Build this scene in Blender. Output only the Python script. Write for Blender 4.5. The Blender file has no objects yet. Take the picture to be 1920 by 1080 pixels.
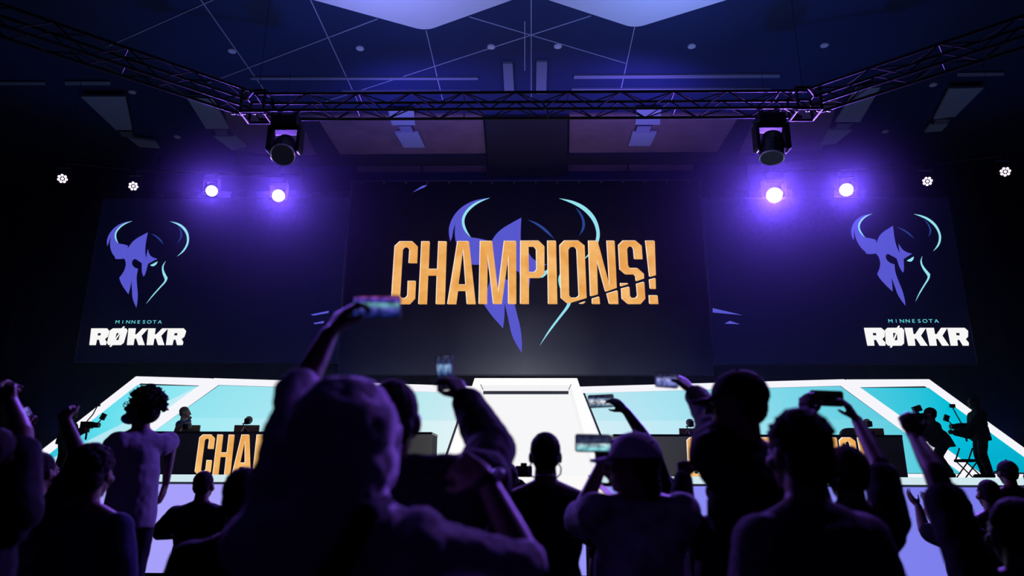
import bpy, math, random
from mathutils import Vector, Matrix, Quaternion
from mathutils.geometry import tessellate_polygon

random.seed(7)
S = bpy.context.scene
COL = S.collection
R = math.radians
PI = math.pi

# ------------------------------------------------------------------ camera
F_PX = 1280.0
CAM_YAW, CAM_PITCH, CAM_ROLL = R(1.0), R(15.5), R(0.227)
CAM = Vector((-0.072, 0.0, 1.6))
FWD = Vector((-math.sin(CAM_YAW) * math.cos(CAM_PITCH), math.cos(CAM_YAW) * math.cos(CAM_PITCH), math.sin(CAM_PITCH)))
_r = Vector((math.cos(CAM_YAW), math.sin(CAM_YAW), 0))
_u = _r.cross(FWD)
RGT = _r * math.cos(CAM_ROLL) + _u * math.sin(CAM_ROLL)
UPV = -_r * math.sin(CAM_ROLL) + _u * math.cos(CAM_ROLL)
cd = bpy.data.cameras.new('camera')
cam = bpy.data.objects.new('camera', cd)
COL.objects.link(cam)
m = Matrix((RGT, UPV, -FWD)).transposed().to_4x4()
m.translation = CAM
cam.matrix_world = m
cd.sensor_width = 36
cd.lens = 36 * F_PX / 1920
cd.clip_end = 200
cd.clip_start = 0.02
cd.dof.use_dof = True
cd.dof.focus_distance = 13.5
cd.dof.aperture_fstop = 1.4
S.camera = cam

# ------------------------------------------------------------------ world, view
w = bpy.data.worlds.new('world')
S.world = w
w.use_nodes = True
w.node_tree.nodes['Background'].inputs['Color'].default_value = (0.0, 0.0, 0.0, 1)
w.node_tree.nodes['Background'].inputs['Strength'].default_value = 0.0
S.view_settings.view_transform = 'Standard'
S.view_settings.look = 'None'
S.view_settings.exposure = 0.0
S.view_settings.gamma = 1.0
S.view_settings.use_curve_mapping = False
S.cycles.use_denoising = True
S.cycles.max_bounces = 5
S.cycles.sample_clamp_indirect = 4.0


def ray(px, py):
    return RGT * ((px - 960) / F_PX) + UPV * ((540 - py) / F_PX) + FWD


def at(px, py, Y):
    """the point seen at a pixel of the 1920x1080 photograph, on the upright plane y = Y"""
    d = ray(px, py)
    return CAM + d * (Y / d.y)


def atz(px, py, z):
    """the same on the level plane at height z"""
    d = ray(px, py)
    return CAM + d * ((z - CAM.z) / d.z)


def atpl(px, py, p0, nrm):
    d = ray(px, py)
    return CAM + d * ((p0 - CAM).dot(nrm) / d.dot(nrm))


# ------------------------------------------------------------------ stage lamps' colours and the large lamps
PURPLE = (0.26, 0.105, 1.0)
BLUE = (0.03, 0.06, 1.0)


def lamp(name, kind, loc, power, color, aim=None, size=0.1, cone=60, blend=0.5):
    l = bpy.data.lights.new(name, kind)
    l.energy = power
    l.color = color
    if kind == 'AREA':
        l.size = size
    else:
        l.shadow_soft_size = size
    if kind == 'SPOT':
        l.spot_size = R(cone)
        l.spot_blend = blend
    o = bpy.data.objects.new(name, l)
    COL.objects.link(o)
    o.location = loc
    if aim is not None:
        o.rotation_euler = (Vector(aim) - Vector(loc)).to_track_quat('-Z', 'Y').to_euler()
    return o


LAMP_Z = 7.3
# ------------------------------------------------------------------ materials
MATS = {}


def mat(name, color, rough=0.6, metal=0.0, noise=None, spec=0.5, bump=None):
    if name in MATS:
        return MATS[name]
    m = bpy.data.materials.new(name)
    m.use_nodes = True
    nt = m.node_tree
    b = nt.nodes['Principled BSDF']
    b.inputs['Roughness'].default_value = rough
    b.inputs['Metallic'].default_value = metal
    b.inputs['Specular IOR Level'].default_value = spec
    b.inputs['Base Color'].default_value = (*color, 1)
    if noise or bump:
        tc = nt.nodes.new('ShaderNodeTexCoord')
        n = nt.nodes.new('ShaderNodeTexNoise')
        sc = (noise or bump)[0]
        n.inputs['Scale'].default_value = sc
        n.inputs['Detail'].default_value = 4
        nt.links.new(tc.outputs['Object'], n.inputs['Vector'])
        if noise:
            r = nt.nodes.new('ShaderNodeValToRGB')
            k = noise[1]
            r.color_ramp.elements[0].position = 0.3
            r.color_ramp.elements[1].position = 0.7
            r.color_ramp.elements[0].color = (*[c * (1 - k) for c in color], 1)
            r.color_ramp.elements[1].color = (*[min(1, c * (1 + k)) for c in color], 1)
            nt.links.new(n.outputs['Fac'], r.inputs['Fac'])
            nt.links.new(r.outputs['Color'], b.inputs['Base Color'])
        if bump:
            bp = nt.nodes.new('ShaderNodeBump')
            bp.inputs['Strength'].default_value = bump[1]
            bp.inputs['Distance'].default_value = 0.01
            nt.links.new(n.outputs['Fac'], bp.inputs['Height'])
            nt.links.new(bp.outputs['Normal'], b.inputs['Normal'])
    MATS[name] = m
    return m


def glow(name, color, strength=1.0, mottle=None):
    """a lit display or lens of one colour"""
    if name in MATS:
        return MATS[name]
    m = bpy.data.materials.new(name)
    m.use_nodes = True
    nt = m.node_tree
    b = nt.nodes['Principled BSDF']
    b.inputs['Base Color'].default_value = (0.002, 0.002, 0.002, 1)
    b.inputs['Roughness'].default_value = 0.7
    b.inputs['Specular IOR Level'].default_value = 0.02
    b.inputs['Emission Color'].default_value = (*color, 1)
    b.inputs['Emission Strength'].default_value = strength
    if mottle:
        tc = nt.nodes.new('ShaderNodeTexCoord')
        n = nt.nodes.new('ShaderNodeTexNoise')
        n.inputs['Scale'].default_value = mottle[0]
        n.inputs['Detail'].default_value = 6
        r = nt.nodes.new('ShaderNodeValToRGB')
        r.color_ramp.elements[0].position = 0.35
        r.color_ramp.elements[1].position = 0.68
        r.color_ramp.elements[0].color = (*color, 1)
        r.color_ramp.elements[1].color = (*mottle[1], 1)
        nt.links.new(tc.outputs['Object'], n.inputs['Vector'])
        nt.links.new(n.outputs['Fac'], r.inputs['Fac'])
        nt.links.new(r.outputs['Color'], b.inputs['Emission Color'])
    MATS[name] = m
    return m


def glow_ramp(name, stops, axis='X', strength=1.0, stops2=None, axis2='Z', lo2=0.0, coord='Generated', mottle=0.0):
    """a display whose picture runs through colours along one of its own axes; a second ramp may multiply it"""
    m = bpy.data.materials.new(name)
    m.use_nodes = True
    nt = m.node_tree
    b = nt.nodes['Principled BSDF']
    b.inputs['Base Color'].default_value = (0.002, 0.002, 0.002, 1)
    b.inputs['Roughness'].default_value = 0.7
    b.inputs['Specular IOR Level'].default_value = 0.02
    b.inputs['Emission Strength'].default_value = strength
    tc = nt.nodes.new('ShaderNodeTexCoord')
    sx = nt.nodes.new('ShaderNodeSeparateXYZ')
    nt.links.new(tc.outputs[coord], sx.inputs[0])

    def ramp(st, ax):
        r = nt.nodes.new('ShaderNodeValToRGB')
        while len(r.color_ramp.elements) < len(st):
            r.color_ramp.elements.new(0.5)
        for e, (p, c) in zip(r.color_ramp.elements, st):
            e.position = p
            e.color = (*c, 1)
        nt.links.new(sx.outputs[ax], r.inputs['Fac'])
        return r.outputs['Color']
    out = ramp(stops, axis)
    if stops2:
        mx = nt.nodes.new('ShaderNodeMix')
        mx.data_type = 'RGBA'
        mx.blend_type = 'MULTIPLY'
        mx.inputs[0].default_value = 1.0
        nt.links.new(out, mx.inputs[6])
        nt.links.new(ramp(stops2, axis2), mx.inputs[7])
        out = mx.outputs[2]
    if mottle:
        n = nt.nodes.new('ShaderNodeTexNoise')
        n.inputs['Scale'].default_value = mottle
        nt.links.new(tc.outputs[coord], n.inputs['Vector'])
        r = nt.nodes.new('ShaderNodeValToRGB')
        r.color_ramp.elements[0].position = 0.3
        r.color_ramp.elements[1].position = 0.75
        r.color_ramp.elements[0].color = (0.15, 0.15, 0.2, 1)
        r.color_ramp.elements[1].color = (1.6, 1.5, 1.4, 1)
        nt.links.new(n.outputs['Fac'], r.inputs['Fac'])
        mx = nt.nodes.new('ShaderNodeMix')
        mx.data_type = 'RGBA'
        mx.blend_type = 'MULTIPLY'
        mx.inputs[0].default_value = 1.0
        nt.links.new(out, mx.inputs[6])
        nt.links.new(r.outputs['Color'], mx.inputs[7])
        out = mx.outputs[2]
    nt.links.new(out, b.inputs['Emission Color'])
    return m


# ------------------------------------------------------------------ geometry collector
class Geo:
    def __init__(s):
        s.v = []
        s.f = []

    def add(s, vs, fs):
        k = len(s.v)
        s.v += [Vector(p) for p in vs]
        s.f += [tuple(i + k for i in f) for f in fs]

    def box(s, c, d, M=None):
        c = Vector(c)
        vs = []
        for x in (-.5, .5):
            for y in (-.5, .5):
                for z in (-.5, .5):
                    p = Vector((x * d[0], y * d[1], z * d[2]))
                    vs.append(c + (M @ p if M else p))
        s.add(vs, [(0, 1, 3, 2), (4, 6, 7, 5), (0, 4, 5, 1), (2, 3, 7, 6), (0, 2, 6, 4), (1, 5, 7, 3)])
        return s

    def rbox(s, c, d, r, M=None, n=4):
        """box with rounded upright corners seen along its local y (thin side), r = corner radius"""
        pts = []
        for (sx, sz, a0) in ((1, 1, 0), (-1, 1, 90), (-1, -1, 180), (1, -1, 270)):
            for i in range(n + 1):
                a = R(a0 + 90 * i / n)
                pts.append((sx * (d[0] / 2 - r) + r * math.cos(a), sz * (d[2] / 2 - r) + r * math.sin(a)))
        c = Vector(c)
        N = len(pts)
        vs = []
        for y in (-d[1] / 2, d[1] / 2):
            for (x, z) in pts:
                p = Vector((x, y, z))
                vs.append(c + (M @ p if M else p))
        fs = [tuple(range(N)), tuple(range(2 * N - 1, N - 1, -1))]
        for i in range(N):
            j = (i + 1) % N
            fs.append((i, i + N, j + N, j))
        s.add(vs, fs)
        return s

    def prism(s, poly, ext, holes=()):
        """flat polygon (3-D points, with holes) given a thickness along the vector ext"""
        loops = [list(map(Vector, poly))] + [list(map(Vector, h)) for h in holes]
        allp = [p for l in loops for p in l]
        tri = tessellate_polygon(loops)
        n = len(allp)
        ext = Vector(ext)
        vs = allp + [p + ext for p in allp]
        fs = [t for t in tri] + [(t[2] + n, t[1] + n, t[0] + n) for t in tri]
        k = 0
        for l in loops:
            for i in range(len(l)):
                j = (i + 1) % len(l)
                fs.append((k + i, k + j, k + j + n, k + i + n))
            k += len(l)
        s.add(vs, fs)
        return s

    def ell(s, c, r, M=None, nu=14, nv=9):
        c = Vector(c)
        if not hasattr(r, '__len__'):
            r = (r, r, r)
        vs = []
        P = lambda x, y, z: c + (M @ Vector((x * r[0], y * r[1], z * r[2])) if M else Vector((x * r[0], y * r[1], z * r[2])))
        vs.append(P(0, 0, 1))
        for j in range(1, nv):
            t = PI * j / nv
            for i in range(nu):
                a = 2 * PI * i / nu
                vs.append(P(math.sin(t) * math.cos(a), math.sin(t) * math.sin(a), math.cos(t)))
        vs.append(P(0, 0, -1))
        fs = [(0, 1 + i, 1 + (i + 1) % nu) for i in range(nu)]
        for j in range(nv - 2):
            a = 1 + j * nu
            for i in range(nu):
                k = (i + 1) % nu
                fs.append((a + i, a + nu + i, a + nu + k, a + k))
        e = len(vs) - 1
        a = 1 + (nv - 2) * nu
        fs += [(e, a + (i + 1) % nu, a + i) for i in range(nu)]
        s.add(vs, fs)
        return s

    def cap(s, p0, p1, r0, r1, side=None, flat=1.0, n=12):
        """tapered capsule; flat squashes it across the direction 'side' x axis"""
        p0, p1 = Vector(p0), Vector(p1)
        d = p1 - p0
        L = d.length
        if L < 1e-6:
            return s.ell(p0, max(r0, r1))
        d = d / L
        a = Vector(side) if side is not None else (Vector((0, 0, 1)) if abs(d.z) < .9 else Vector((1, 0, 0)))
        a = (a - d * a.dot(d)).normalized()
        b = d.cross(a)
        rings = []
        for i in range(4):
            t = -PI / 2 + (i + .6) / 4.6 * PI / 2
            rings.append((p0 + d * r0 * math.sin(t), r0 * math.cos(t)))
        rings.append((p0, r0))
        rings.append((p1, r1))
        for i in range(4):
            t = (i + 1) / 4.6 * PI / 2
            rings.append((p1 + d * r1 * math.sin(t), r1 * math.cos(t)))
        vs = [p0 - d * r0]
        for (c, r) in rings:
            for i in range(n):
                g = 2 * PI * i / n
                vs.append(c + a * (r * math.cos(g)) + b * (r * flat * math.sin(g)))
        vs.append(p1 + d * r1)
        fs = [(0, 1 + (i + 1) % n, 1 + i) for i in range(n)]
        for j in range(len(rings) - 1):
            q = 1 + j * n
            for i in range(n):
                k = (i + 1) % n
                fs.append((q + i, q + k, q + n + k, q + n + i))
        e = len(vs) - 1
        q = 1 + (len(rings) - 1) * n
        fs += [(e, q + i, q + (i + 1) % n) for i in range(n)]
        s.add(vs, fs)
        return s

    def drum(s, p0, p1, a0, b0, a1, b1, side, fwd, n=20):
        """oval tube with flat ends: half widths a along side, b along fwd"""
        vs = []
        for (c, a, b) in ((p0, a0, b0), (p1, a1, b1)):
            for i in range(n):
                g = 2 * PI * i / n
                vs.append(Vector(c) + side * a * math.cos(g) + fwd * b * math.sin(g))
        fs = [tuple(range(n)), tuple(range(2 * n - 1, n - 1, -1))]
        for i in range(n):
            k = (i + 1) % n
            fs.append((i, i + n, k + n, k))
        s.add(vs, fs)
        return s

    def rod(s, p0, p1, r, n=8, r1=None):
        p0, p1 = Vector(p0), Vector(p1)
        r1 = r if r1 is None else r1
        d = (p1 - p0).normalized()
        a = Vector((0, 0, 1)) if abs(d.z) < .9 else Vector((1, 0, 0))
        a = (a - d * a.dot(d)).normalized()
        b = d.cross(a)
        vs = []
        for (c, q) in ((p0, r), (p1, r1)):
            for i in range(n):
                g = 2 * PI * i / n
                vs.append(c + a * q * math.cos(g) + b * q * math.sin(g))
        fs = [tuple(range(n - 1, -1, -1)), tuple(range(n, 2 * n))]
        for i in range(n):
            k = (i + 1) % n
            fs.append((i, k, k + n, i + n))
        s.add(vs, fs)
        return s

    def tube(s, pts, r, n=8):
        for i in range(len(pts) - 1):
            s.cap(pts[i], pts[i + 1], r, r, n=n)
        return s

    def mesh(s, name, smooth=False):
        me = bpy.data.meshes.new(name)
        me.from_pydata([tuple(p) for p in s.v], [], s.f)
        me.update()
        if smooth:
            for p in me.polygons:
                p.use_smooth = True
        return me

    def build(s, name, material, parent=None, smooth=False, bevel=0.0):
        o = bpy.data.objects.new(name, s.mesh(name, smooth))
        o.data.materials.append(material)
        COL.objects.link(o)
        if parent:
            o.parent = parent
            o.matrix_parent_inverse = parent.matrix_basis.inverted()
        if bevel:
            b = o.modifiers.new('bevel', 'BEVEL')
            b.width = bevel
            b.segments = 2
            b.limit_method = 'ANGLE'
        return o

    def organic(s, name, material, parent=None, voxel=0.009, smooth=6, disp=None):
        """one continuous skin over everything in the collector"""
        o = s.build(name, material, parent, True)
        r = o.modifiers.new('skin', 'REMESH')
        r.mode = 'VOXEL'
        r.voxel_size = voxel
        r.use_smooth_shade = True
        sm = o.modifiers.new('smooth', 'SMOOTH')
        sm.factor = 0.5
        sm.iterations = smooth
        if disp:
            t = bpy.data.textures.new(name + '_folds', 'CLOUDS')
            t.noise_scale = disp[0]
            t.noise_depth = 2
            dm = o.modifiers.new('folds', 'DISPLACE')
            dm.texture = t
            dm.texture_coords = 'GLOBAL'
            dm.strength = disp[1]
            dm.mid_level = 0.5
        return o


def tag(o, label, cat, group=None, kind=None):
    o['label'] = label
    o['category'] = cat
    if group:
        o['group'] = group
    if kind:
        o['kind'] = kind
    return o


def struct(o):
    o['kind'] = 'structure'
    return o


def thing(name, loc, label, cat, group=None):
    o = bpy.data.objects.new(name, None)
    o.empty_display_size = 0.1
    COL.objects.link(o)
    o.location = loc
    return tag(o, label, cat, group)


def part_label(o, text):
    o['label'] = text
    return o
# ------------------------------------------------------------------ the hall
M_CEIL = mat('navy_ceiling_paint', (0.010, 0.026, 0.095), 0.8, noise=(0.6, 0.15))
M_BLACK = mat('black_drape', (0.006, 0.006, 0.008), 0.95, noise=(3, 0.3), spec=0.05)
M_METAL = mat('black_truss_metal', (0.006, 0.006, 0.008), 0.55, 0.2, spec=.25)
M_FLOOR = mat('dark_carpet', (0.012, 0.012, 0.016), 0.95, noise=(30, 0.4), spec=0.1)
M_PLASTIC = mat('black_plastic', (0.007, 0.007, 0.009), 0.5, spec=.3)
M_SEAM = mat('pale_ceiling_seam', (0.5, 0.52, 0.6), 0.6)
M_WHITEPANEL = mat('white_ceiling_panel', (0.8, 0.8, 0.82), 0.7)
M_BROWN = mat('brown_ceiling_panel', (0.20, 0.13, 0.12), 0.7, noise=(1.5, 0.2))
M_PALE = mat('pale_ceiling_board', (0.34, 0.40, 0.42), 0.7)
M_BEAM = mat('dark_beam', (0.012, 0.012, 0.016), 0.8)

STAGE_Z = 1.615
CEIL_Z = 10.4
struct(Geo().box((0, 7, -0.05), (36, 34, 0.1)).build('floor', M_FLOOR))
struct(Geo().box((0, 7, CEIL_Z + 0.1), (36, 34, 0.2)).build('ceiling', M_CEIL))
struct(Geo().box((0, 23.1, 5.2), (36, 0.2, 10.6)).build('wall_back', M_BLACK))
struct(Geo().box((-17, 7, 5.2), (0.2, 34, 10.6)).build('wall_left', M_BLACK))
struct(Geo().box((17, 7, 5.2), (0.2, 34, 10.6)).build('wall_right', M_BLACK))
struct(Geo().box((0, -9.9, 5.2), (36, 0.2, 10.6)).build('wall_front', M_BLACK))

# thin seams of the diamond ceiling grid
seams = [((200, 88), (420, -10)), ((370, -10), (512, 192)), ((383, 158), (708, 35)), ((578, -10), (671, 190)),
         ((610, 190), (1108, 29)), ((880, 31), (1173, 118)), ((799, 57), (830, 187)), ((996, -10), (996, 183)),
         ((984, 40), (984, 132)), ((1190, 50), (1163, 173))]
ntrim = 0
for i, (a, b) in enumerate(seams):
    A, B = atz(*a, CEIL_Z), atz(*b, CEIL_Z)
    d = (B - A).normalized()
    n = Vector((-d.y, d.x, 0)) * 0.008
    ntrim += 1
    struct(Geo().prism([A - n, B - n, B + n, A + n], (0, 0, -0.012)).build('trim_%d' % ntrim, M_SEAM))


def zquad(px, z, th=-0.06):
    return [atz(x, y, z) for (x, y) in px], Vector((0, 0, th))


strips = [[(470, 143), (896, 143), (896, 147), (470, 147)], [(640, 168), (901, 168), (901, 173), (640, 173)],
          [(1076, 139), (1462, 137), (1462, 143), (1076, 145)], [(1072, 164), (1445, 163), (1445, 169), (1072, 171)],
          [(-20, 151), (85, 151), (85, 157), (-20, 157)], [(122, 150), (207, 150), (207, 157), (122, 157)],
          [(1795, 134), (1882, 133), (1882, 139), (1795, 141)]]
for q in strips:
    p, e = zquad(q, CEIL_Z)
    ntrim += 1
    struct(Geo().prism(p, e * 0.7).build('trim_%d' % ntrim, mat('strip_paint', (0.22, 0.25, 0.3), 0.7)))
panels = [[(560, 212), (905, 212), (911, 284), (636, 286)], [(1068, 211), (1400, 211), (1348, 281), (1067, 283)],
          [(420, 205), (560, 214), (598, 296), (445, 279)], [(1412, 214), (1572, 180), (1542, 275), (1378, 290)],
          [(670, 304), (912, 303), (913, 319), (670, 320)], [(1064, 302), (1300, 300), (1300, 316), (1064, 318)],
          [(457, 305), (560, 312), (560, 322), (460, 320)], [(1400, 306), (1530, 298), (1528, 316), (1400, 318)],
          [(943, 115), (961, 115), (964, 172), (946, 172)], [(1006, 112), (1026, 112), (1024, 172), (1005, 172)]]
for i, q in enumerate(panels):
    p, e = zquad(q, CEIL_Z)
    struct(Geo().prism(p, e).build('ceiling_panel', mat('strip_paint', (0.22, 0.25, 0.3), 0.7) if i > 7 else M_BROWN))
beams = [[(562, 216), (594, 216), (642, 292), (604, 296)], [(1386, 213), (1414, 213), (1378, 290), (1342, 284)],
         [(560, 287), (915, 286), (915, 302), (560, 304)], [(1062, 285), (1420, 283), (1420, 300), (1062, 301)],
         [(440, 280), (604, 297), (604, 306), (440, 300)], [(1378, 291), (1545, 277), (1545, 290), (1378, 303)],
         [(912, 215), (1064, 214), (1062, 322), (914, 324)]]
for q in beams:
    p, e = zquad(q, CEIL_Z, -0.14)
    struct(Geo().prism(p, e).build('ceiling_beam', M_BEAM))

# two white diamond clouds, rounded corner towards the stage
for (l, t, r, side) in (((588, 0), (798, 58), (960, 0), 'left'), ((1028, 0), (1190, 53), (1362, 0), 'right')):
    z = 10.15
    T, A, B = atz(*t, z), atz(*l, z), atz(*r, z)
    a, b = (A - T).normalized(), (B - T).normalized()
    L = 4.2
    cs = [T, T + b * L, T + a * L + b * L, T + a * L]
    pts = []
    for i in range(4):
        c, pv, nx = cs[i], cs[i - 1], cs[(i + 1) % 4]
        u, v = (pv - c).normalized(), (nx - c).normalized()
        r = 0.22
        for k in range(7):
            s = k / 6
            pts.append(c + u * r * (1 - s) ** 2 + v * r * s ** 2)
    o = Geo().prism(pts, (0, 0, 0.12)).build('ceiling_cloud', M_WHITEPANEL)
    tag(o, 'pale rounded diamond panel hung under the ceiling, ' + ('left one of the pair' if side == 'left' else 'right one of the pair'), 'ceiling panel')
    # added unseen lamps further down wash the ceiling round it
# small downlights in the ceiling, switched off
M_LENS = mat('frosted_lens', (0.75, 0.75, 0.78), 0.4)
M_RING = mat('white_ring', (0.6, 0.6, 0.62), 0.5)
dl = [(435, 95), (675, 90), (921, 87), (1046, 86), (1297, 86), (1546, 84), (248, 172), (332, 256), (1750, 158), (1660, 246)]
for (x, y) in dl:
    c = atz(x, y, CEIL_Z)
    t = thing('ceiling_downlight', c, 'small round unlit downlight set in the dark ceiling', 'downlight', 'downlights in the dark ceiling')
    Geo().rod(c, c + Vector((0, 0, -0.02)), 0.085, 16).build('ring', M_RING, t)
    Geo().rod(c + Vector((0, 0, -0.02)), c + Vector((0, 0, -0.03)), 0.065, 16).build('lens', M_LENS, t)

# pale boards with a vent between them
boards = [([(728, 203), (776, 203), (779, 231), (735, 231)], [(741, 245), (784, 245), (797, 273), (757, 273)], [(746, 232), (772, 232), (777, 244), (752, 244)], 'pale ceiling board with a vent left of the hall centre line'),
          ([(1193, 201), (1240, 201), (1237, 230), (1191, 230)], [(1186, 245), (1231, 245), (1219, 270), (1178, 270)], [(1194, 232), (1223, 232), (1219, 243), (1190, 243)], 'pale ceiling board with a vent right of the hall centre line'),
          ([(350, 178), (396, 178), (430, 238), (387, 238)], [(400, 252), (440, 252), (462, 272), (436, 278)], [(400, 239), (424, 239), (430, 250), (406, 250)], 'slanting pale ceiling board with vent above the left purple lights'),
          ([(1606, 162), (1650, 160), (1612, 225), (1566, 225)], [(1553, 240), (1598, 240), (1566, 266), (1540, 268)], [(1570, 227), (1600, 227), (1590, 238), (1560, 238)], 'slanting pale ceiling board with vent above the right purple lights'),
          ([(152, 177), (235, 177), (248, 240), (218, 240)], [(240, 255), (290, 262), (300, 275), (262, 272)], [(222, 242), (247, 242), (252, 252), (230, 252)], 'dim slanting ceiling board above the leftmost small light'),
          ([(1780, 162), (1845, 160), (1790, 215), (1750, 220)], [(1745, 230), (1778, 228), (1765, 242), (1733, 245)], [(1752, 221), (1785, 217), (1776, 227), (1748, 229)], 'dim slanting ceiling board above the small lights at right')]
for (a, b, v, lab) in boards:
    z = CEIL_Z - 0.09
    p, e = zquad(a, z)
    t = thing('ceiling_vent', p[0], lab, 'vent')
    Geo().prism(p, e).build('board', M_PALE, t)
    p, e = zquad(b, z)
    Geo().prism(p, e).build('board', M_PALE, t)
    p, e = zquad(v, z)
    Geo().prism(p, e).build('grille', mat('vent_grille', (0.06, 0.07, 0.09), 0.5, 0.3), t)
    g = Geo()
    for k in range(5):
        s = (k + .5) / 5
        A, B = p[0].lerp(p[3], s), p[1].lerp(p[2], s)
        g.box((A + B) / 2 + Vector((0, 0, -0.07)), ((B - A).length * .9, 0.02, 0.02))
    g.build('slats', M_PALE, t)


# ------------------------------------------------------------------ trusses
def truss(A, B, label, size=0.32, step=0.45):
    A, B = Vector(A), Vector(B)
    d = (B - A)
    L = d.length
    d.normalize()
    n = Vector((-d.y, d.x, 0)).normalized() * (size / 2)
    h = Vector((0, 0, size / 2))
    t = thing('lighting_truss', A, label, 'truss')
    for (a, b) in ((-1, -1), (1, -1), (1, 1), (-1, 1)):
        Geo().rod(A + n * a + h * b, B + n * a + h * b, 0.026).build('chord', M_METAL, t)
    g = Geo()
    N = max(2, int(L / step))
    for k in range(N):
        p, q = A + d * (L * k / N), A + d * (L * (k + 1) / N)
        f = 1 if k % 2 else -1
        for (c0, c1) in ((n - h, n + h), (-n - h, -n + h)):
            g.rod(p + c0 * 1 if f > 0 else p + c1, q + c1 if f > 0 else q + c0, 0.013, 6)
        for zz in (h, -h):
            g.rod(p + n * f + zz, q - n * f + zz, 0.013, 6)
        if k % 4 == 0:
            for zz in (h, -h):
                g.rod(p + n + zz, p - n + zz, 0.013, 6)
    g.build('lattice', M_METAL, t)
    return t


TY = 10.6
tl, tr = at(482, 202, TY), at(1508, 193, TY)
TZ = (tl.z + tr.z) / 2
tl.z = tr.z = TZ
truss(tl, tr, 'long black lattice truss running across the hall above the stage')
truss(tl + Vector((-.1, -.1, 0)), atz(-60, 18, TZ), 'black lattice truss slanting out towards the upper left corner')
truss(tr + Vector((.1, -.1, 0)), atz(1990, 36, TZ), 'black lattice truss slanting out towards the upper right corner')
for (p, sd) in ((tl, 'left'), (tr, 'right')):
    t = thing('truss_corner', p, 'black corner block joining the trusses at the %s end' % sd, 'truss corner')
    g = Geo()
    for sx in (-1, 1):
        for sy in (-1, 1):
            g.rod(p + Vector((sx * .2, sy * .2, -.2)), p + Vector((sx * .2, sy * .2, .2)), .025)
        for sz in (-1, 1):
            g.rod(p + Vector((sx * .2, -.2, sz * .2)), p + Vector((sx * .2, .2, sz * .2)), .025)
            g.rod(p + Vector((-.2, sx * .2, sz * .2)), p + Vector((.2, sx * .2, sz * .2)), .025)
    g.build('frame', M_METAL, t)
    for k in range(4):
        g = Geo()
        g.ell(p + Vector(((-.3 if sd == 'left' else .3) + (.18 * k if sd == 'left' else -.18 * k), -.22, -.26)), (.04, .02, .02))
        g.build('clamp', mat('bright_clamp', (.6, .6, .65), .3, .8), t)
    Geo().rod(p + Vector((0, 0, .2)), Vector((p.x, p.y, CEIL_Z)), .005).build('hoist_chain', M_METAL, t)
# loose cable hanging from the truss near the middle
c0 = at(1018, 190, TY - .2)
Geo().tube([c0, c0 + Vector((.03, 0, -.12)), c0 + Vector((.08, 0, -.2)), c0 + Vector((.085, 0, -.3))], .014).build('hanging_cable', M_METAL)
tag(bpy.data.objects['hanging_cable'], 'short loose cable hanging from the truss near the middle', 'cable')


# ------------------------------------------------------------------ moving heads
def moving_head(top, aim, scale, label, lit=False, cat='stage light', group=None):
    """hangs below 'top'; base box, yoke arms, barrel, lens"""
    top = Vector(top)
    t = thing('moving_head_light', top, label, cat, group)
    s = scale
    Geo().box(top + Vector((0, 0, -.07 * s)), (.34 * s, .26 * s, .14 * s)).build('base', M_PLASTIC, t, bevel=.015 * s)
    for sx in (-.1, .1):
        Geo().box(top + Vector((sx * s, 0, .035 * s)), (.05 * s, .06 * s, .07 * s)).build('clamp', M_METAL, t)
    g = Geo()
    for sx in (-1, 1):
        g.box(top + Vector((sx * .19 * s, 0, -.3 * s)), (.055 * s, .17 * s, .36 * s))
    g.box(top + Vector((0, 0, -.165 * s)), (.42 * s, .18 * s, .06 * s))
    g.build('yoke', M_PLASTIC, t, bevel=.02 * s)
    c = top + Vector((0, 0, -.42 * s))
    d = (Vector(aim) - c).normalized()
    b = Geo()
    b.rod(c - d * .17 * s, c - d * .02 * s, .12 * s, 18, .155 * s)
    b.rod(c - d * .02 * s, c + d * .17 * s, .155 * s, 18, .15 * s)
    b.build('barrel', M_PLASTIC, t, bevel=.01 * s)
    b = Geo()
    ring = []
    q = d.to_track_quat('Z', 'Y')
    for k in range(20):
        a = 2 * PI * k / 20
        ring.append(c + d * .175 * s + q @ Vector((math.cos(a) * .145 * s, math.sin(a) * .145 * s, 0)))
    b.tube(ring + [ring[0]], .012 * s, 6)
    b.build('lens_rim', mat('pale_rim', (.6, .6, .7), .25, .5), t)
    Geo().rod(c + d * .16 * s, c + d * .178 * s, .135 * s, 20).build('lens', glow('lit_lens', (1.0, .93, 1.0), 14.0) if lit else mat('dark_lens', (.08, .09, .14), .1), t)
    return c + d * .2 * s


AIM_CROWD = (0.3, 1.5, 1.9)
for (x, y, a, lab) in ((540, 214, (-2.5, 3, -3), 'unlit moving head lamp hanging from the truss at left'),
                       (1441, 211, (2.6, 9, -2), 'unlit moving head lamp hanging from the truss at right')):
    p = at(x, y, TY)
    moving_head((p.x, TY, TZ - .24), a, 1.35, lab)
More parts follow.
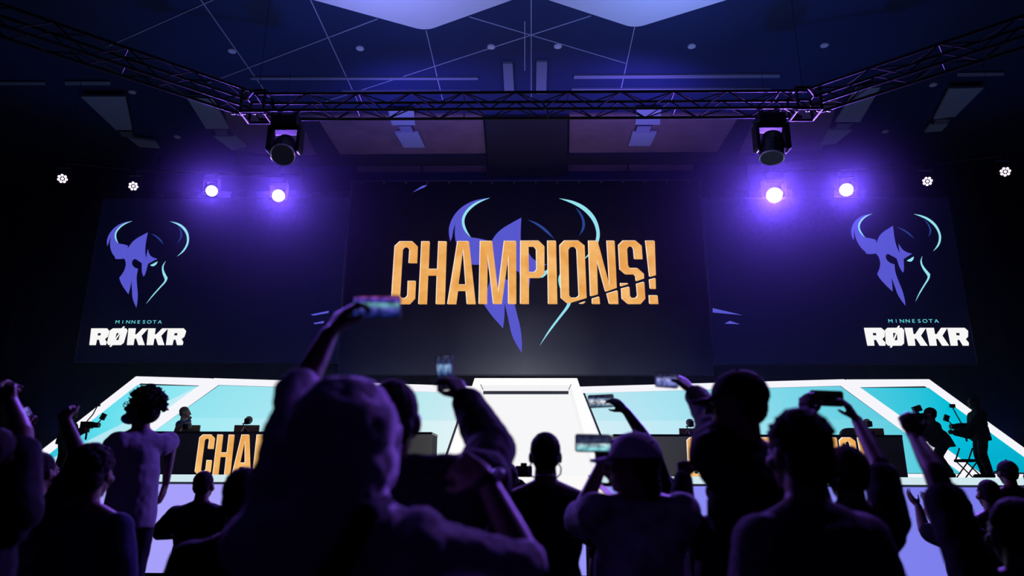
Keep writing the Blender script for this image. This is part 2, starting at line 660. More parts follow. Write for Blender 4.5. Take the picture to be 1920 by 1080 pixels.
# four lit purple heads
lit = [(397, 358, 'outer lit purple spotlight on the left'), (522, 367, 'inner lit purple spotlight on the left'),
       (1452, 366, 'inner lit purple spotlight on the right'), (1587, 356, 'outer lit purple spotlight on the right')]
ends = {'l': [], 'r': []}
for i, (x, y, lab) in enumerate(lit):
    p = atz(x, y, LAMP_Z)
    dd = (Vector(AIM_CROWD) - p).normalized()
    sc = (.8, .9, 1.12, .92)[i]
    top = p - dd * .2 * sc + Vector((0, 0, .42 * sc))
    e = moving_head(top, p + dd * 5, sc, lab, True)
    ends['l' if i < 2 else 'r'].append(top)
    lamp('purple_beam', 'SPOT', e + dd * .03, (1900, 2800, 5600, 3000)[i], PURPLE, AIM_CROWD, .12, 125, 1.0)
small = [(117, 335, 'small multi lens light furthest left on its bar'), (250, 349, 'small multi lens light second from the left wall'),
         (1739, 340, 'small multi lens light beside the right purple spotlights'), (1885, 322, 'small multi lens light furthest right on its bar')]
for i, (x, y, lab) in enumerate(small):
    p = atz(x, y, LAMP_Z)
    d = (CAM - p).normalized()
    q = d.to_track_quat('Z', 'Y')
    t = thing('par_light', p, lab, 'stage light')
    Geo().rod(p - d * .2, p - d * .01, .085, 16, .1).build('can', M_PLASTIC, t)
    g = Geo()
    for sx in (-1, 1):
        g.box(p + q @ Vector((sx * .115, 0, -.1)) + Vector((0, 0, .1)), (.02, .04, .26))
    g.box(p - d * .1 + Vector((0, 0, .24)), (.26, .05, .025))
    g.box(p - d * .1 + Vector((0, 0, .30)), (.05, .05, .12))
    g.build('yoke', M_PLASTIC, t)
    top = p - d * .1 + Vector((0, 0, .30))
    ends['l' if i < 2 else 'r'].append(top)
    for k in range(8):
        a = 2 * PI * k / 7
        c = p + (q @ Vector((math.cos(a) * .066, math.sin(a) * .066, 0)) if k < 7 else Vector())
        Geo().rod(c, c + d * .012, .024, 10).build('lens', glow('small_lens', (1.0, .8, 1.0), 3.0), t)
for key, sd in (('l', 'left'), ('r', 'right')):
    ps = sorted(ends[key], key=lambda v: v.x)
    t = thing('light_bar', ps[0], 'black pipe carrying the lit spotlights on the %s' % sd, 'light bar')
    g = Geo()
    off = Vector((0, 0, .06))
    for a, b in zip(ps[:-1], ps[1:]):
        g.rod(a + off, b + off, .025)
    g.build('pipe', M_METAL, t)
    for p in (ps[0], ps[-1]):
        Geo().rod(p + off, Vector((p.x, p.y, CEIL_Z)), .004, 6).build('hanger', M_METAL, t)

# added lamps without fixtures: blue violet ceiling wash, purple rim on the crowd
lamp('added_ceiling_wash', 'SPOT', (-2.6, 9.6, TZ + .5), 230, (.24, .27, 1.0), (-2.2, 9.8, CEIL_Z + 3), .2, 165, .8)
lamp('added_ceiling_wash', 'SPOT', (2.6, 9.6, TZ + .5), 215, (.20, .30, 1.0), (2.4, 9.8, CEIL_Z + 3), .2, 165, .8)
lamp('added_back_wash', 'SPOT', (-2.8, 13.6, 8.2), 300, (.16, .12, 1.0), (-2.2, 15.8, CEIL_Z), .2, 140, .8)  # added pair, no fixture here, tints the rear ceiling
lamp('added_back_wash', 'SPOT', (2.8, 13.6, 8.2), 360, (.2, .12, 1.0), (2.2, 15.8, CEIL_Z), .2, 140, .8)
lamp('added_crowd_rim', 'SPOT', (4.2, 6.0, 6.6), 620, (.32, .14, 1.0), (-.4, 1.8, 1.5), .15, 34, .8)  # added lamp, rims the hooded person from the right
for sx in (-1, 1):  # unseen lamps added behind the panels to turn the ceiling blue
    lamp('added_uplight', 'SPOT', (sx * 5.5, 17.0, 2.2), 620, (.05, .13, 1.0), (sx * 3.0, 12.0, CEIL_Z), .15, 75, .8)
    lamp('added_uplight', 'SPOT', (sx * 11.5, 17.0, 2.2), 150, (.05, .13, 1.0), (sx * 8.0, 11.0, CEIL_Z), .15, 75, .8)
# plain white wash on the player desks from the front truss
lamp('desk_wash', 'SPOT', (-4.6, 10.6, TZ - .5), 75, (1.0, .86, .74), (-5.2, 13.0, 2.3), .2, 55, .6)
lamp('desk_wash', 'SPOT', (4.6, 10.6, TZ - .5), 75, (1.0, .86, .74), (5.2, 13.0, 2.3), .2, 55, .6)
# ------------------------------------------------------------------ pictures and lettering shown on the screens
def c2(x, y):
    return (725 + x / 7.385, 440 + y / 7.386)


def c3(x, y):
    return (985 + x / 7.385, 440 + y / 7.386)


SHAPES = [  # CHAMPIONS! : (crop, outline, holes)
    (c2, [(190, 100), (365, 100), (435, 170), (425, 400), (312, 400), (325, 215), (295, 182), (255, 182), (228, 215), (190, 850), (215, 885), (265, 885), (295, 850), (302, 648), (408, 648), (398, 890), (325, 968), (140, 968), (72, 895), (120, 165)], []),
    (c2, [(490, 100), (600, 100), (585, 482), (708, 482), (725, 100), (835, 102), (808, 968), (690, 968), (703, 572), (578, 572), (562, 968), (448, 968)], []),
    (c2, [(988, 98), (1142, 98), (1235, 968), (1118, 968), (1103, 785), (990, 785), (965, 968), (848, 968)], [[(1062, 190), (1100, 698), (996, 698)]]),
    (c2, [(1300, 95), (1462, 95), (1545, 810), (1632, 95), (1795, 95), (1795, 965), (1690, 965), (1690, 270), (1595, 965), (1482, 965), (1400, 260), (1392, 965), (1282, 965)], []),
    (c3, [(-62, 92), (190, 92), (265, 165), (265, 540), (200, 605), (50, 605), (50, 965), (-65, 965)], [[(45, 172), (120, 172), (155, 215), (160, 490), (130, 525), (50, 525)]]),
    (c3, [(310, 92), (425, 92), (443, 965), (322, 965)], []),
    (c3, [(545, 90), (740, 90), (820, 155), (848, 880), (585, 960), (497, 885), (480, 155)], [[(595, 215), (625, 175), (685, 175), (715, 215), (745, 850), (715, 880), (640, 880), (607, 850)]]),
    (c3, [(745, 962), (840, 930), (800, 962)], []),
    (c3, [(875, 92), (1000, 92), (1168, 720), (1130, 92), (1235, 92), (1265, 740), (1112, 795), (990, 350), (1003, 830), (905, 858)], []),
    (c3, [(928, 895), (1025, 865), (1033, 965), (930, 965)], []),
    (c3, [(1130, 825), (1278, 780), (1288, 965), (1165, 965)], []),
    (c3, [(1355, 90), (1530, 90), (1610, 160), (1622, 345), (1512, 345), (1500, 210), (1475, 170), (1430, 170), (1408, 205), (1420, 430), (1450, 470), (1555, 470), (1640, 545), (1643, 610), (1535, 650), (1530, 590), (1500, 555), (1385, 555), (1310, 490), (1292, 155)], []),
    (c3, [(1318, 680), (1425, 680), (1420, 690), (1320, 722)], []),
    (c3, [(1332, 755), (1440, 728), (1447, 850), (1475, 885), (1530, 885), (1555, 850), (1540, 690), (1645, 660), (1660, 890), (1595, 965), (1420, 965), (1340, 895)], []),
    (c3, [(1665, 92), (1790, 92), (1805, 565), (1722, 590)], []),
    (c3, [(1718, 632), (1802, 608), (1805, 755), (1730, 755)], []),
    (c3, [(1715, 848), (1830, 848), (1840, 965), (1722, 965)], []),
]


def rr(x, y):
    return (1580 + x / 3.857, 390 + y / 3.857)


HELMET = [(213, 43), (150, 52), (100, 80), (70, 120), (58, 165), (62, 200), (75, 234), (80, 215), (79, 185), (83, 155), (86, 190), (94, 225), (112, 262), (136, 295), (165, 320), (168, 332), (205, 335), (240, 330), (262, 360), (271, 400), (265, 440), (247, 478), (262, 505), (300, 550), (358, 605), (356, 550), (347, 497), (372, 560), (400, 640), (452, 708), (446, 660), (430, 600), (405, 540), (382, 480), (374, 440), (372, 408), (350, 404), (325, 388), (308, 365), (310, 342), (325, 332), (350, 345), (388, 366), (396, 390), (408, 430), (432, 468), (442, 455), (438, 371), (470, 350), (500, 332), (470, 326), (435, 308), (415, 282), (402, 258), (405, 295), (412, 334), (387, 282), (371, 220), (361, 130), (320, 155), (285, 178), (260, 207), (241, 258), (238, 232), (205, 222), (170, 217), (160, 216), (132, 188), (113, 155), (113, 125), (126, 95), (152, 68)]
CYAN_L = [(213, 43), (160, 58), (125, 88), (107, 125), (111, 160), (130, 192), (160, 217), (137, 187), (121, 155), (119, 128), (133, 97), (166, 66)]
CYAN_R = [(510, 46), (570, 55), (630, 82), (680, 130), (706, 190), (708, 235), (690, 282), (650, 315), (678, 277), (693, 235), (692, 192), (668, 142), (622, 97), (570, 68)]
DIM_R = [(585, 85), (615, 108), (637, 150), (638, 182), (618, 210), (628, 178), (625, 147), (608, 113)]
DIM_T = [(390, 140), (430, 150), (482, 184), (516, 223), (480, 197), (435, 163)]
EYE = [(460, 383), (510, 353), (508, 375), (490, 390), (470, 388)]
FACE = [(572, 350), (566, 380), (572, 410), (592, 440), (628, 480), (626, 510), (592, 560), (555, 620), (522, 678), (548, 615), (585, 553), (612, 508), (610, 490), (580, 452), (562, 415), (556, 385)]
R_O = [(150, 868), (275, 868), (300, 890), (300, 932), (283, 950), (305, 975), (305, 997), (262, 997), (238, 955), (222, 955), (226, 997), (175, 997)]
R_H = [(213, 905), (238, 905), (240, 923), (216, 923)]
O_O = [(320, 868), (388, 868), (398, 853), (409, 853), (404, 868), (425, 868), (440, 885), (440, 980), (422, 997), (358, 997), (350, 1011), (338, 1011), (342, 997), (325, 997), (308, 980), (302, 885)]
O_H1 = [(360, 905), (380, 905), (363, 948)]
O_H2 = [(390, 908), (392, 958), (371, 958)]
K_O = [(443, 868), (500, 868), (508, 914), (520, 914), (552, 868), (598, 868), (562, 925), (610, 997), (560, 997), (528, 947), (515, 947), (522, 997), (470, 997)]
sh = lambda p, d: [(x + d, y) for (x, y) in p]

SCR_Y, SIDE_Y = 18.0, 17.6
M_ORANGE = glow('orange_letter', (0.82, 0.36, 0.075), 1.0, (2.2, (0.95, 0.52, 0.17)))
M_EDGE = glow('pale_letter_edge', (1.0, 0.86, 0.72), 1.0)
M_VIOLET = glow('violet_emblem', (0.095, 0.095, 0.62), 1.0)
M_CYANL = glow('cyan_emblem', (0.30, 0.76, 0.88), 1.0)
M_DIMBLUE = glow('dim_blue_emblem', (0.02, 0.055, 0.28), 1.0)
M_WHITET = glow('white_letter', (0.95, 0.95, 0.95), 1.0)
M_CYANT = glow('cyan_letter', (0.13, 0.66, 0.72), 1.0)


def soften(pts, n=2):
    """round off the gentle bends of an outline, keep its sharp points"""
    for _ in range(n):
        out = []
        N = len(pts)
        for i in range(N):
            p, c, q = Vector(pts[i - 1]), Vector(pts[i]), Vector(pts[(i + 1) % N])
            a, b = c - p, q - c
            if a.length < 1e-9 or b.length < 1e-9:
                continue
            if abs(a.angle(b)) > R(42):
                out.append(tuple(c))
            else:
                out += [tuple(c - a * .25), tuple(c + b * .25)]
        pts = out
    return pts


def plane_xz(conv, pts, Y):
    out = []
    for p in pts:
        q = at(*conv(*p), Y)
        out.append((q.x, q.z))
    return out


def flat(geo, xz, y, holes=(), th=0.006, f=lambda x, z: (x, z)):
    P = [Vector((f(*p)[0], y, f(*p)[1])) for p in xz]
    H = [[Vector((f(*p)[0], y, f(*p)[1])) for p in h] for h in holes]
    geo.prism(P, (0, th, 0), H)


def bolted_frame(x0, x1, z0, z1, y, parent):
    g = Geo()
    for (a, b) in (((x0, z0), (x1, z0)), ((x0, z1), (x1, z1)), ((x0, z0), (x0, z1)), ((x1, z0), (x1, z1))):
        g.rod((a[0], y, a[1]), (b[0], y, b[1]), 0.012, 6)
    g.build('edge_trim', mat('screen_edge_metal', (.12, .12, .15), .4, .7), parent)
    for xx in (x0 + (x1 - x0) * .2, x0 + (x1 - x0) * .8):
        Geo().rod((xx, y + .08, z1 - .02), (xx, y + .08, CEIL_Z), .02, 6).build('hanger', M_METAL, parent)


# centre screen
a, b = at(640, 703, SCR_Y), at(1333, 338, SCR_Y)
xL, xR, zB, zT = at(634, 703, SCR_Y).x, at(1338, 703, SCR_Y).x, a.z, b.z
cs = thing('led_screen', ((xL + xR) / 2, SCR_Y, zB), 'big middle screen with gold lettering over the horned helmet emblem', 'screen')
disp = glow_ramp('centre_picture', [(0.0, (0.0012, 0.0015, 0.012)), (0.30, (0.02, 0.022, 0.04)), (0.5, (0.085, 0.087, 0.115)), (0.70, (0.02, 0.022, 0.04)), (1.0, (0.0012, 0.0015, 0.016))], 'X', 1.0,
                 [(0.0, (1, 1, 1)), (0.12, (.5, .5, .58)), (0.36, (.07, .08, .16)), (0.55, (.008, .012, .06)), (1.0, (.002, .004, .04))], 'Z')
Geo().box(((xL + xR) / 2, SCR_Y + .06, (zB + zT) / 2), (xR - xL, .12, zT - zB)).build('display', disp, cs)
bolted_frame(xL, xR, zB, zT, SCR_Y - .02, cs)
g = Geo()
for k in range(16):
    g.ell((xL + (xR - xL) * (k + .5) / 16, SCR_Y - .03, zT - .06), .03, nu=8, nv=5)
g.build('rigging_pin', mat('screen_edge_metal', (.35, .35, .4), .3, .8), cs)
# the emblem, measured on the right side screen, reused on all three
EMB = []
for (poly, mt) in ((HELMET, M_VIOLET), (CYAN_L, M_CYANL), (CYAN_R, M_CYANL), (DIM_R, M_DIMBLUE), (DIM_T, M_DIMBLUE), (EYE, M_CYANL), (FACE, M_CYANL)):
    EMB.append((soften(plane_xz(rr, poly, SIDE_Y)), mt))
allx = [p[0] for (q, _) in EMB for p in q]
allz = [p[1] for (q, _) in EMB for p in q]
ECX, ECZ = (min(allx) + max(allx)) / 2, (min(allz) + max(allz)) / 2
EW, EH = max(allx) - min(allx), max(allz) - min(allz)


def emblem(parent, cx, cz, sx, sz, y, bright_dim=False):
    for mt, nm in ((M_VIOLET, 'helmet_emblem'), (M_CYANL, 'emblem_highlight'), (M_DIMBLUE, 'emblem_shade')):
        for (q, mm) in EMB:
            if mm is mt:
                g = Geo()
                flat(g, q, y - (0.008 if mt is M_CYANL else 0.0), f=lambda x, z: (cx + (x - ECX) * sx, cz + (z - ECZ) * sz))
                g.build(nm, mt, parent)


p0, p1 = at(839, 517, SCR_Y), at(1127, 517, SCR_Y)
q0, q1 = at(983, 371, SCR_Y), at(983, 662, SCR_Y)
emblem(cs, (p0.x + p1.x) / 2, (q0.z + q1.z) / 2, (p1.x - p0.x) / EW, (q0.z - q1.z) / EH, SCR_Y - .012)
TEXT = [(plane_xz(cv, o, SCR_Y), [plane_xz(cv, h, SCR_Y) for h in hs]) for (cv, o, hs) in SHAPES]
TX0, TX1 = min(p[0] for (o, h) in TEXT for p in o), max(p[0] for (o, h) in TEXT for p in o)
TZ0, TZ1 = min(p[1] for (o, h) in TEXT for p in o), max(p[1] for (o, h) in TEXT for p in o)


def champions(parent, y, f, e):
    g, h = Geo(), Geo()
    for (o, hs) in TEXT:
        flat(g, o, y, hs, f=f)
        flat(h, o, y + .008, hs, f=lambda x, z: (f(x, z)[0] - e, f(x, z)[1] + e * .7))
    part_label(h.build('letter_edge', M_EDGE, parent), 'pale edge of the gold letters')
    part_label(g.build('lettering', M_ORANGE, parent), 'gold letters reading CHAMPIONS!')


champions(cs, SCR_Y - .03, lambda x, z: (x, z), .022)
# stray shard near the top of the middle screen
g = Geo()
flat(g, plane_xz(lambda x, y: (x, y), [(774, 361), (792, 349), (801, 347), (797, 351)], SCR_Y), SCR_Y - .02)
g.build('shard', M_VIOLET, cs)

# side screens
for sd in ('left', 'right'):
    if sd == 'left':
        x0, x1 = at(140, 680, SIDE_Y).x, at(632, 681, SIDE_Y).x
        z0, z1 = at(500, 680, SIDE_Y).z, at(560, 372, SIDE_Y).z
        dx = at(257, 631, SIDE_Y).x - at(1716, 631, SIDE_Y).x
        dz = at(257, 631, SIDE_Y).z - at(1716, 631, SIDE_Y).z
    else:
        x0, x1 = at(1340, 683, SIDE_Y).x, at(1832, 683, SIDE_Y).x
        z0, z1 = at(1500, 683, SIDE_Y).z, at(1400, 372, SIDE_Y).z
        dx = dz = 0
    t = thing('led_screen', ((x0 + x1) / 2, SIDE_Y, z0), ('left' if sd == 'left' else 'right') + ' side screen with the horned helmet emblem above white lettering', 'screen')
    dm = glow_ramp('side_picture_' + sd, [(0, (.0008, .001, .006)), (1, (.0012, .0018, .016))] if sd == 'left' else [(0, (.0014, .002, .022)), (1, (.0008, .001, .006))], 'X')
    Geo().box(((x0 + x1) / 2, SIDE_Y + .06, (z0 + z1) / 2), (x1 - x0, .12, z1 - z0)).build('display', dm, t)
    bolted_frame(x0, x1, z0, z1, SIDE_Y - .02, t)
    k = 0.955 if sd == 'left' else 1.0
    rx, rz = at(1716, 631, SIDE_Y).x, at(1716, 631, SIDE_Y).z
    F = lambda x, z: (rx + dx + (x - rx) * k, rz + dz + (z - rz) * k)
    for mt, nm in ((M_VIOLET, 'helmet_emblem'), (M_CYANL, 'emblem_highlight'), (M_DIMBLUE, 'emblem_shade')):
        for (q, mm) in EMB:
            if mm is mt:
                g = Geo()
                flat(g, q, SIDE_Y - (0.03 if mt is M_CYANL else 0.02), f=F)
                g.build(nm, mt, t)
    g = Geo()
    for (o, hs) in ((R_O, [R_H]), (O_O, [O_H1, O_H2]), (K_O, []), (sh(K_O, 155), []), (sh(R_O, 602), [sh(R_H, 602)])):
        flat(g, plane_xz(rr, o, SIDE_Y), SIDE_Y - .03, [plane_xz(rr, h, SIDE_Y) for h in hs], f=F)
    part_label(g.build('lettering', M_WHITET, t), 'heavy white letters')
    # small cyan word above it
    A, B2 = at(1663, 602, SIDE_Y), at(1760, 602, SIDE_Y)
    zb = at(1711, 605.5, SIDE_Y).z
    g = Geo()
    for i, ch in enumerate('MINNESOTA'):
        cu = bpy.data.curves.new('glyph', 'FONT')
        cu.body = ch
        cu.align_x = 'CENTER'
        cu.size = 0.135
        cu.extrude = 0.002
        o = bpy.data.objects.new('glyph', cu)
        COL.objects.link(o)
        bpy.context.view_layer.update()
        me = o.to_mesh()
        xx = A.x + (B2.x - A.x) * (i + .5) / 9
        vs = []
        for v in me.vertices:
            fx, fz = F(xx + v.co.x * (1.25 if ch != 'I' else 1.0), zb + v.co.y)
            vs.append((fx, SIDE_Y - .03 - v.co.z, fz))
        g.add(vs, [tuple(p.vertices) for p in me.polygons])
        o.to_mesh_clear()
        bpy.data.objects.remove(o)
    o = g.build('small_lettering', M_CYANT, t)
    part_label(o, 'small spaced cyan letters')
    g = Geo()
    if sd == 'left':
        qs = [[(583, 590), (617, 583), (616, 587), (588, 592)], [(588, 606), (608, 602), (607, 606), (590, 608)]]
    else:
        qs = [[(1336, 578), (1391, 591), (1336, 586)], [(1358, 607), (1368, 602), (1387, 608)]]
    for q in qs:
        g = Geo()
        flat(g, plane_xz(lambda x, y: (x, y), q, SIDE_Y), SIDE_Y - .02)
        g.build('shard', M_VIOLET, t)
# the black header drape the screens hang in front of
d = Geo()
n = 120
x0, x1 = -14.5, 14.5
top = [(x0 + (x1 - x0) * i / n, 18.5 + .05 * math.sin(i * 1.9)) for i in range(n + 1)]
vs, fs = [], []
for (x, y) in top:
    vs += [(x, y, STAGE_Z), (x, y, 9.7), (x, y + .03, STAGE_Z), (x, y + .03, 9.7)]
for i in range(n):
    a = i * 4
    fs += [(a, a + 4, a + 5, a + 1), (a + 2, a + 3, a + 7, a + 6), (a + 1, a + 5, a + 7, a + 3), (a, a + 2, a + 6, a + 4)]
d.add(vs, fs)
tag(d.build('black_drape', M_BLACK), 'black pleated drape hanging behind the screens', 'drape')

# ------------------------------------------------------------------ the stage
SF = 12.0     # y of the stage front
skirt_w = (at(-120, 905, SF).x, at(2040, 905, SF).x)
st = thing('stage', (0, SF, 0), 'raised stage with a lavender glowing front and white edge strip', 'stage')
zs0 = at(385, 903.5, SF).z
Geo().box(((skirt_w[0] + skirt_w[1]) / 2, SF + 5.2, (STAGE_Z - .02) / 2), (skirt_w[1] - skirt_w[0], 10.2, STAGE_Z - .02)).build('deck', mat('stage_deck', (.03, .03, .035), .5), st)
lav = glow_ramp('lavender_front', [(0, (.36, .32, .92)), (.4, (.40, .37, 1.0)), (.65, (.26, .26, .92)), (1, (.17, .18, .80))], 'X')
Geo().box(((skirt_w[0] + skirt_w[1]) / 2, SF + .04, zs0 / 2 - .02), (skirt_w[1] - skirt_w[0], .08, zs0 - .04)).build('front_display', lav, st)
Geo().box(((skirt_w[0] + skirt_w[1]) / 2, SF + .035, (zs0 + STAGE_Z + .01) / 2), (skirt_w[1] - skirt_w[0], .09, STAGE_Z + .01 - zs0)).build('edge_strip', glow('edge_strip_white', (.62, .80, .86), 1.0), st)
Geo().box(((skirt_w[0] + skirt_w[1]) / 2, SF + .03, .03), (skirt_w[1] - skirt_w[0], .08, .06)).build('kick_rail', M_METAL, st)

# slanted backdrop panels
M_WHITE = glow('white_light_border', (.93, .92, .98), 1.0)
PO, PI_ = 15.2, 16.1
Apt, Bpt = at(1742, 712, PO), at(1084, 725, PI_)


def panel_plane(sign):
    A, B = (Apt, Bpt) if sign > 0 else (Vector((-Apt.x, Apt.y, 0)), Vector((-Bpt.x, Bpt.y, 0)))
    d = Vector((B.x - A.x, B.y - A.y, 0)).normalized()
    n = Vector((-d.y, d.x, 0))
    if n.y > 0:
        n = -n
    return Vector((A.x, A.y, 0)), n


def cyan(nm, stops, up):
    return glow_ramp(nm, stops, 'X', 1.0, up, 'Z')


PANELS = [
    (1, 'inner', [(1085, 725), (1583, 711), (1838, 903), (1147, 905)], [(1092.5, 736), (1579, 722), (1810, 900), (1152, 900)],
     [(0, (.66, .86, .93)), (.25, (.50, .82, .92)), (.6, (.24, .72, .84)), (1, (.05, .56, .71))], 'wide cyan backdrop panel right of the white doorway'),
    (1, 'outer', [(1587, 711.5), (1742, 711), (2002, 903), (1842, 903)], [(1611, 725), (1738.7, 722.8), (1968, 898), (1843, 898)],
     [(0, (.08, .62, .76)), (.5, (.0, .52, .69)), (1, (.0, .46, .62))], 'slanting cyan backdrop panel at the right end of the stage'),
    (-1, 'inner', [(885, 724), (401, 709), (150, 893), (833, 903)], [(879, 736), (407, 720.5), (180, 888), (828, 898)],
     [(0, (.24, .80, .90)), (.4, (.44, .84, .92)), (.75, (.56, .87, .92)), (1, (.76, .89, .92))], 'wide cyan backdrop panel left of the white doorway'),
    (-1, 'outer', [(397, 709.5), (255, 705.5), (18, 893), (146, 893)], [(376, 722), (259.5, 717.5), (52, 880), (158, 880)],
     [(0, (.0, .56, .74)), (.4, (.12, .74, .86)), (1, (.36, .84, .92))], 'slanting cyan backdrop panel at the left end of the stage'),
]
for (sg, nm, outl, inn, stops, lab) in PANELS:
    P0, N = panel_plane(sg)
    O = [atpl(x, y, P0, N) for (x, y) in outl]
    I = [atpl(x, y, P0, N) for (x, y) in inn]
    for p in O:
        if p.z < STAGE_Z + .05:
            p.z = STAGE_Z
    for p in I:
        if p.z < STAGE_Z + .12:
            p.z = STAGE_Z + .09
    t = thing('backdrop_panel', (O[0] + O[2]) / 2 * 1.0, lab, 'backdrop panel')
    t.location.z = STAGE_Z
    Geo().prism(O, -N * .12, [I]).build('light_border', M_WHITE, t)
    up = [(0, (1.05, 1.02, 1.0)), (.6, (1, 1, 1)), (.62, (.82, .95, .97)), (1, (.75, .93, .95))] if nm == 'inner' else [(0, (.8, .85, .9)), (.5, (1, 1, 1)), (1, (.9, .97, 1))]
    dmat = cyan('cyan_%s_%d' % (nm, sg), stops, up)
    # the display sits a little behind the border, a thin dark gap round it
    cen = sum(I, Vector()) / 4
    I2 = [p + (cen - p).normalized() * .055 for p in I]
    Geo().prism(I2, -N * .06).build('display', dmat, t)
    Geo().prism([p - N * .13 for p in O], -N * .03).build('back_board', M_BEAM, t)

# white doorway in the middle
PY = 15.6
t = thing('stage_doorway', (0, PY, STAGE_Z), 'glowing white tapered doorway in the middle of the stage', 'doorway')
O = [at(890, 709, PY), at(1082, 709, PY), at(1147, 900, PY), at(829, 900, PY)]
I = [at(901, 720.5, PY), at(1071, 720.5, PY), at(1120, 900, PY), at(856, 900, PY)]
for p in (O[2], O[3], I[2], I[3]):
    p.z = STAGE_Z
I[2].z = I[3].z = STAGE_Z + .001
M_W1 = glow('doorway_white', (1.0, 1.0, 1.0), 1.0)
M_W2 = glow('doorway_inner_white', (.88, .88, .9), 1.0)
Geo().prism([O[0], O[1], O[2], I[2], I[1], I[0], I[3], O[3]], (0, .14, 0)).build('frame', M_W1, t)
B = [p + Vector((0, 1.0, 0)) for p in I]
for (a, b, nm) in ((0, 1, 'soffit'), (1, 2, 'reveal'), (3, 0, 'reveal')):
    Geo().prism([I[a] + Vector((0, .142, 0)), I[b] + Vector((0, .142, 0)), B[b], B[a]], (0, 0, .03) if nm == 'soffit' else ((.03, 0, 0) if a == 1 else (-.03, 0, 0))).build(nm, M_W2, t)
Geo().prism([B[0], B[1], B[2], B[3]], (0, .05, 0)).build('back_display', glow('doorway_back_white', (.93, .93, .945), 1.0), t)
hd = [at(906, 733, PY + .95), at(1066, 733, PY + .95), at(1066, 739, PY + .95), at(906, 739, PY + .95)]
Geo().prism(hd, (0, .04, 0)).build('header_slot', mat('header_navy', (.006, .008, .03), .4), t)
for (a, b, c) in (((901, 720.5), (906, 731), (905, 720.5)), ((1071, 720.5), (1066, 731), (1067, 720.5))):
    Geo().rod(at(*a, PY - .01), at(*b, PY - .01), .008, 6).build('corner_wire', mat('grey_wire', (.4, .4, .42), .5), t)
# ramp down to the floor in front of the doorway
t = thing('stage_ramp', (0, SF, 0), 'white ramp with a beige rail leading down from the stage middle', 'ramp')
r0, r1 = at(893, 897, SF), at(1103, 897, SF)
rz, ry = STAGE_Z + .012, 8.6
w0, w1 = r0.x, r1.x
Geo().prism([(w0, SF, rz), (w1, SF, rz), (w1 + .25, ry, 1.0), (w0 - .25, ry, 1.0)], (0, 0, -.08)).build('slope', glow('ramp_white_glow', (.95, .94, .92), 1.0), t)  # white brightness put in as the slope's own emission
g = Geo()
for sx in (w0 + .05, w1 - .05):
    for yy, zz in ((SF - .3, 1.42), (ry + .2, .9)):
        g.box((sx, yy, zz / 2), (.08, .08, zz))
g.build('post', M_METAL, t)
for (x0, x1) in ((w1 + .03, w1 + .3), (w0 - .03, w0 - .3)):
    Geo().prism([(x0 - .04, SF - .02, rz + .01), (x0 + .06, SF - .02, rz + .01), (x1 + .06, ry, 1.04), (x1 - .04, ry, 1.04)], (0, 0, -.12)).build('rail', mat('beige_rail', (.62, .52, .40), .6), t)

# player desks with lit lettering
DY = 12.55
for sd in ('left', 'right'):
    if sd == 'left':
        x0, x1, pxA = at(281, 810, DY).x, at(810, 816, DY).x, (371, 815, 699)
        zt = at(400, 809, DY).z
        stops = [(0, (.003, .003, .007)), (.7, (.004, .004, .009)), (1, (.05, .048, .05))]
    else:
        x0, x1, pxA = at(1150, 818, DY).x, at(1691, 814, DY).x, (1289, 820, 1623)
        zt = at(1500, 815, DY).z
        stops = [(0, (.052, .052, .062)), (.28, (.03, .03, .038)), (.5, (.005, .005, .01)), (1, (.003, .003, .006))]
    t = thing('player_desk', ((x0 + x1) / 2, DY + .4, STAGE_Z), 'long black %s desk with gold lettering across its front' % ('left' if sd == 'left' else 'right'), 'desk')
    Geo().box(((x0 + x1) / 2, DY + .42, zt - .02), (x1 - x0, .86, .04)).build('desk_top', mat('desk_black', (.01, .01, .012), .4), t)
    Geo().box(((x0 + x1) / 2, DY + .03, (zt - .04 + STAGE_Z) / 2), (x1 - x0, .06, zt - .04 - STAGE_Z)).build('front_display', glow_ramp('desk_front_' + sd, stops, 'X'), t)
    for xx in (x0 + .03, x1 - .03):
        Geo().box((xx, DY + .45, (zt - .04 + STAGE_Z) / 2), (.05, .76, zt - .04 - STAGE_Z)).build('side_panel', M_BEAM, t)
    k = (at(pxA[2], 850, DY).x - at(pxA[0], 850, DY).x) / (TX1 - TX0)
    ox, oz = at(pxA[0], 850, DY).x, at(pxA[0], pxA[1], DY).z
    champions(t, DY - .02, lambda x, z: (ox + (x - TX0) * k, oz + (z - TZ1) * k * .895), .014)
DESK_Z = {'left': at(400, 809, DY).z, 'right': at(1500, 815, DY).z}

# monitors, webcams and headsets on the desks
M_BROWNBACK = mat('bronze_monitor_back', (.34, .20, .14), .35, .3)


def monitor(pxl, pxr, ptop, sd, label, cam_px=None):
    z0 = DESK_Z[sd]
    Y = DY + .45
    A, B = at(pxl, ptop, Y), at(pxr, ptop, Y)
    zt = A.z
    t = thing('monitor', ((A.x + B.x) / 2, Y + .05, z0), label, 'monitor', 'monitors on the player desks')
    cx = (A.x + B.x) / 2
    wd = B.x - A.x
    zb = max(z0 + .02, zt - .30)
    Geo().box((cx, Y, (zt + zb) / 2), (wd, .035, zt - zb)).build('back_shell', M_BROWNBACK, t, bevel=.01)
    Geo().box((cx, Y + .022, (zt + zb) / 2), (wd * .97, .01, (zt - zb) * .95)).build('screen', mat('monitor_glass', (.02, .02, .025), .15), t)
    Geo().box((cx, Y - .035, (zt + z0) / 2 - .03), (.05, .03, zt - z0 - .06)).build('stand', M_PLASTIC, t)
    Geo().box((cx, Y - .03, z0 + .008), (.24, .16, .016)).build('foot', M_PLASTIC, t, bevel=.005)


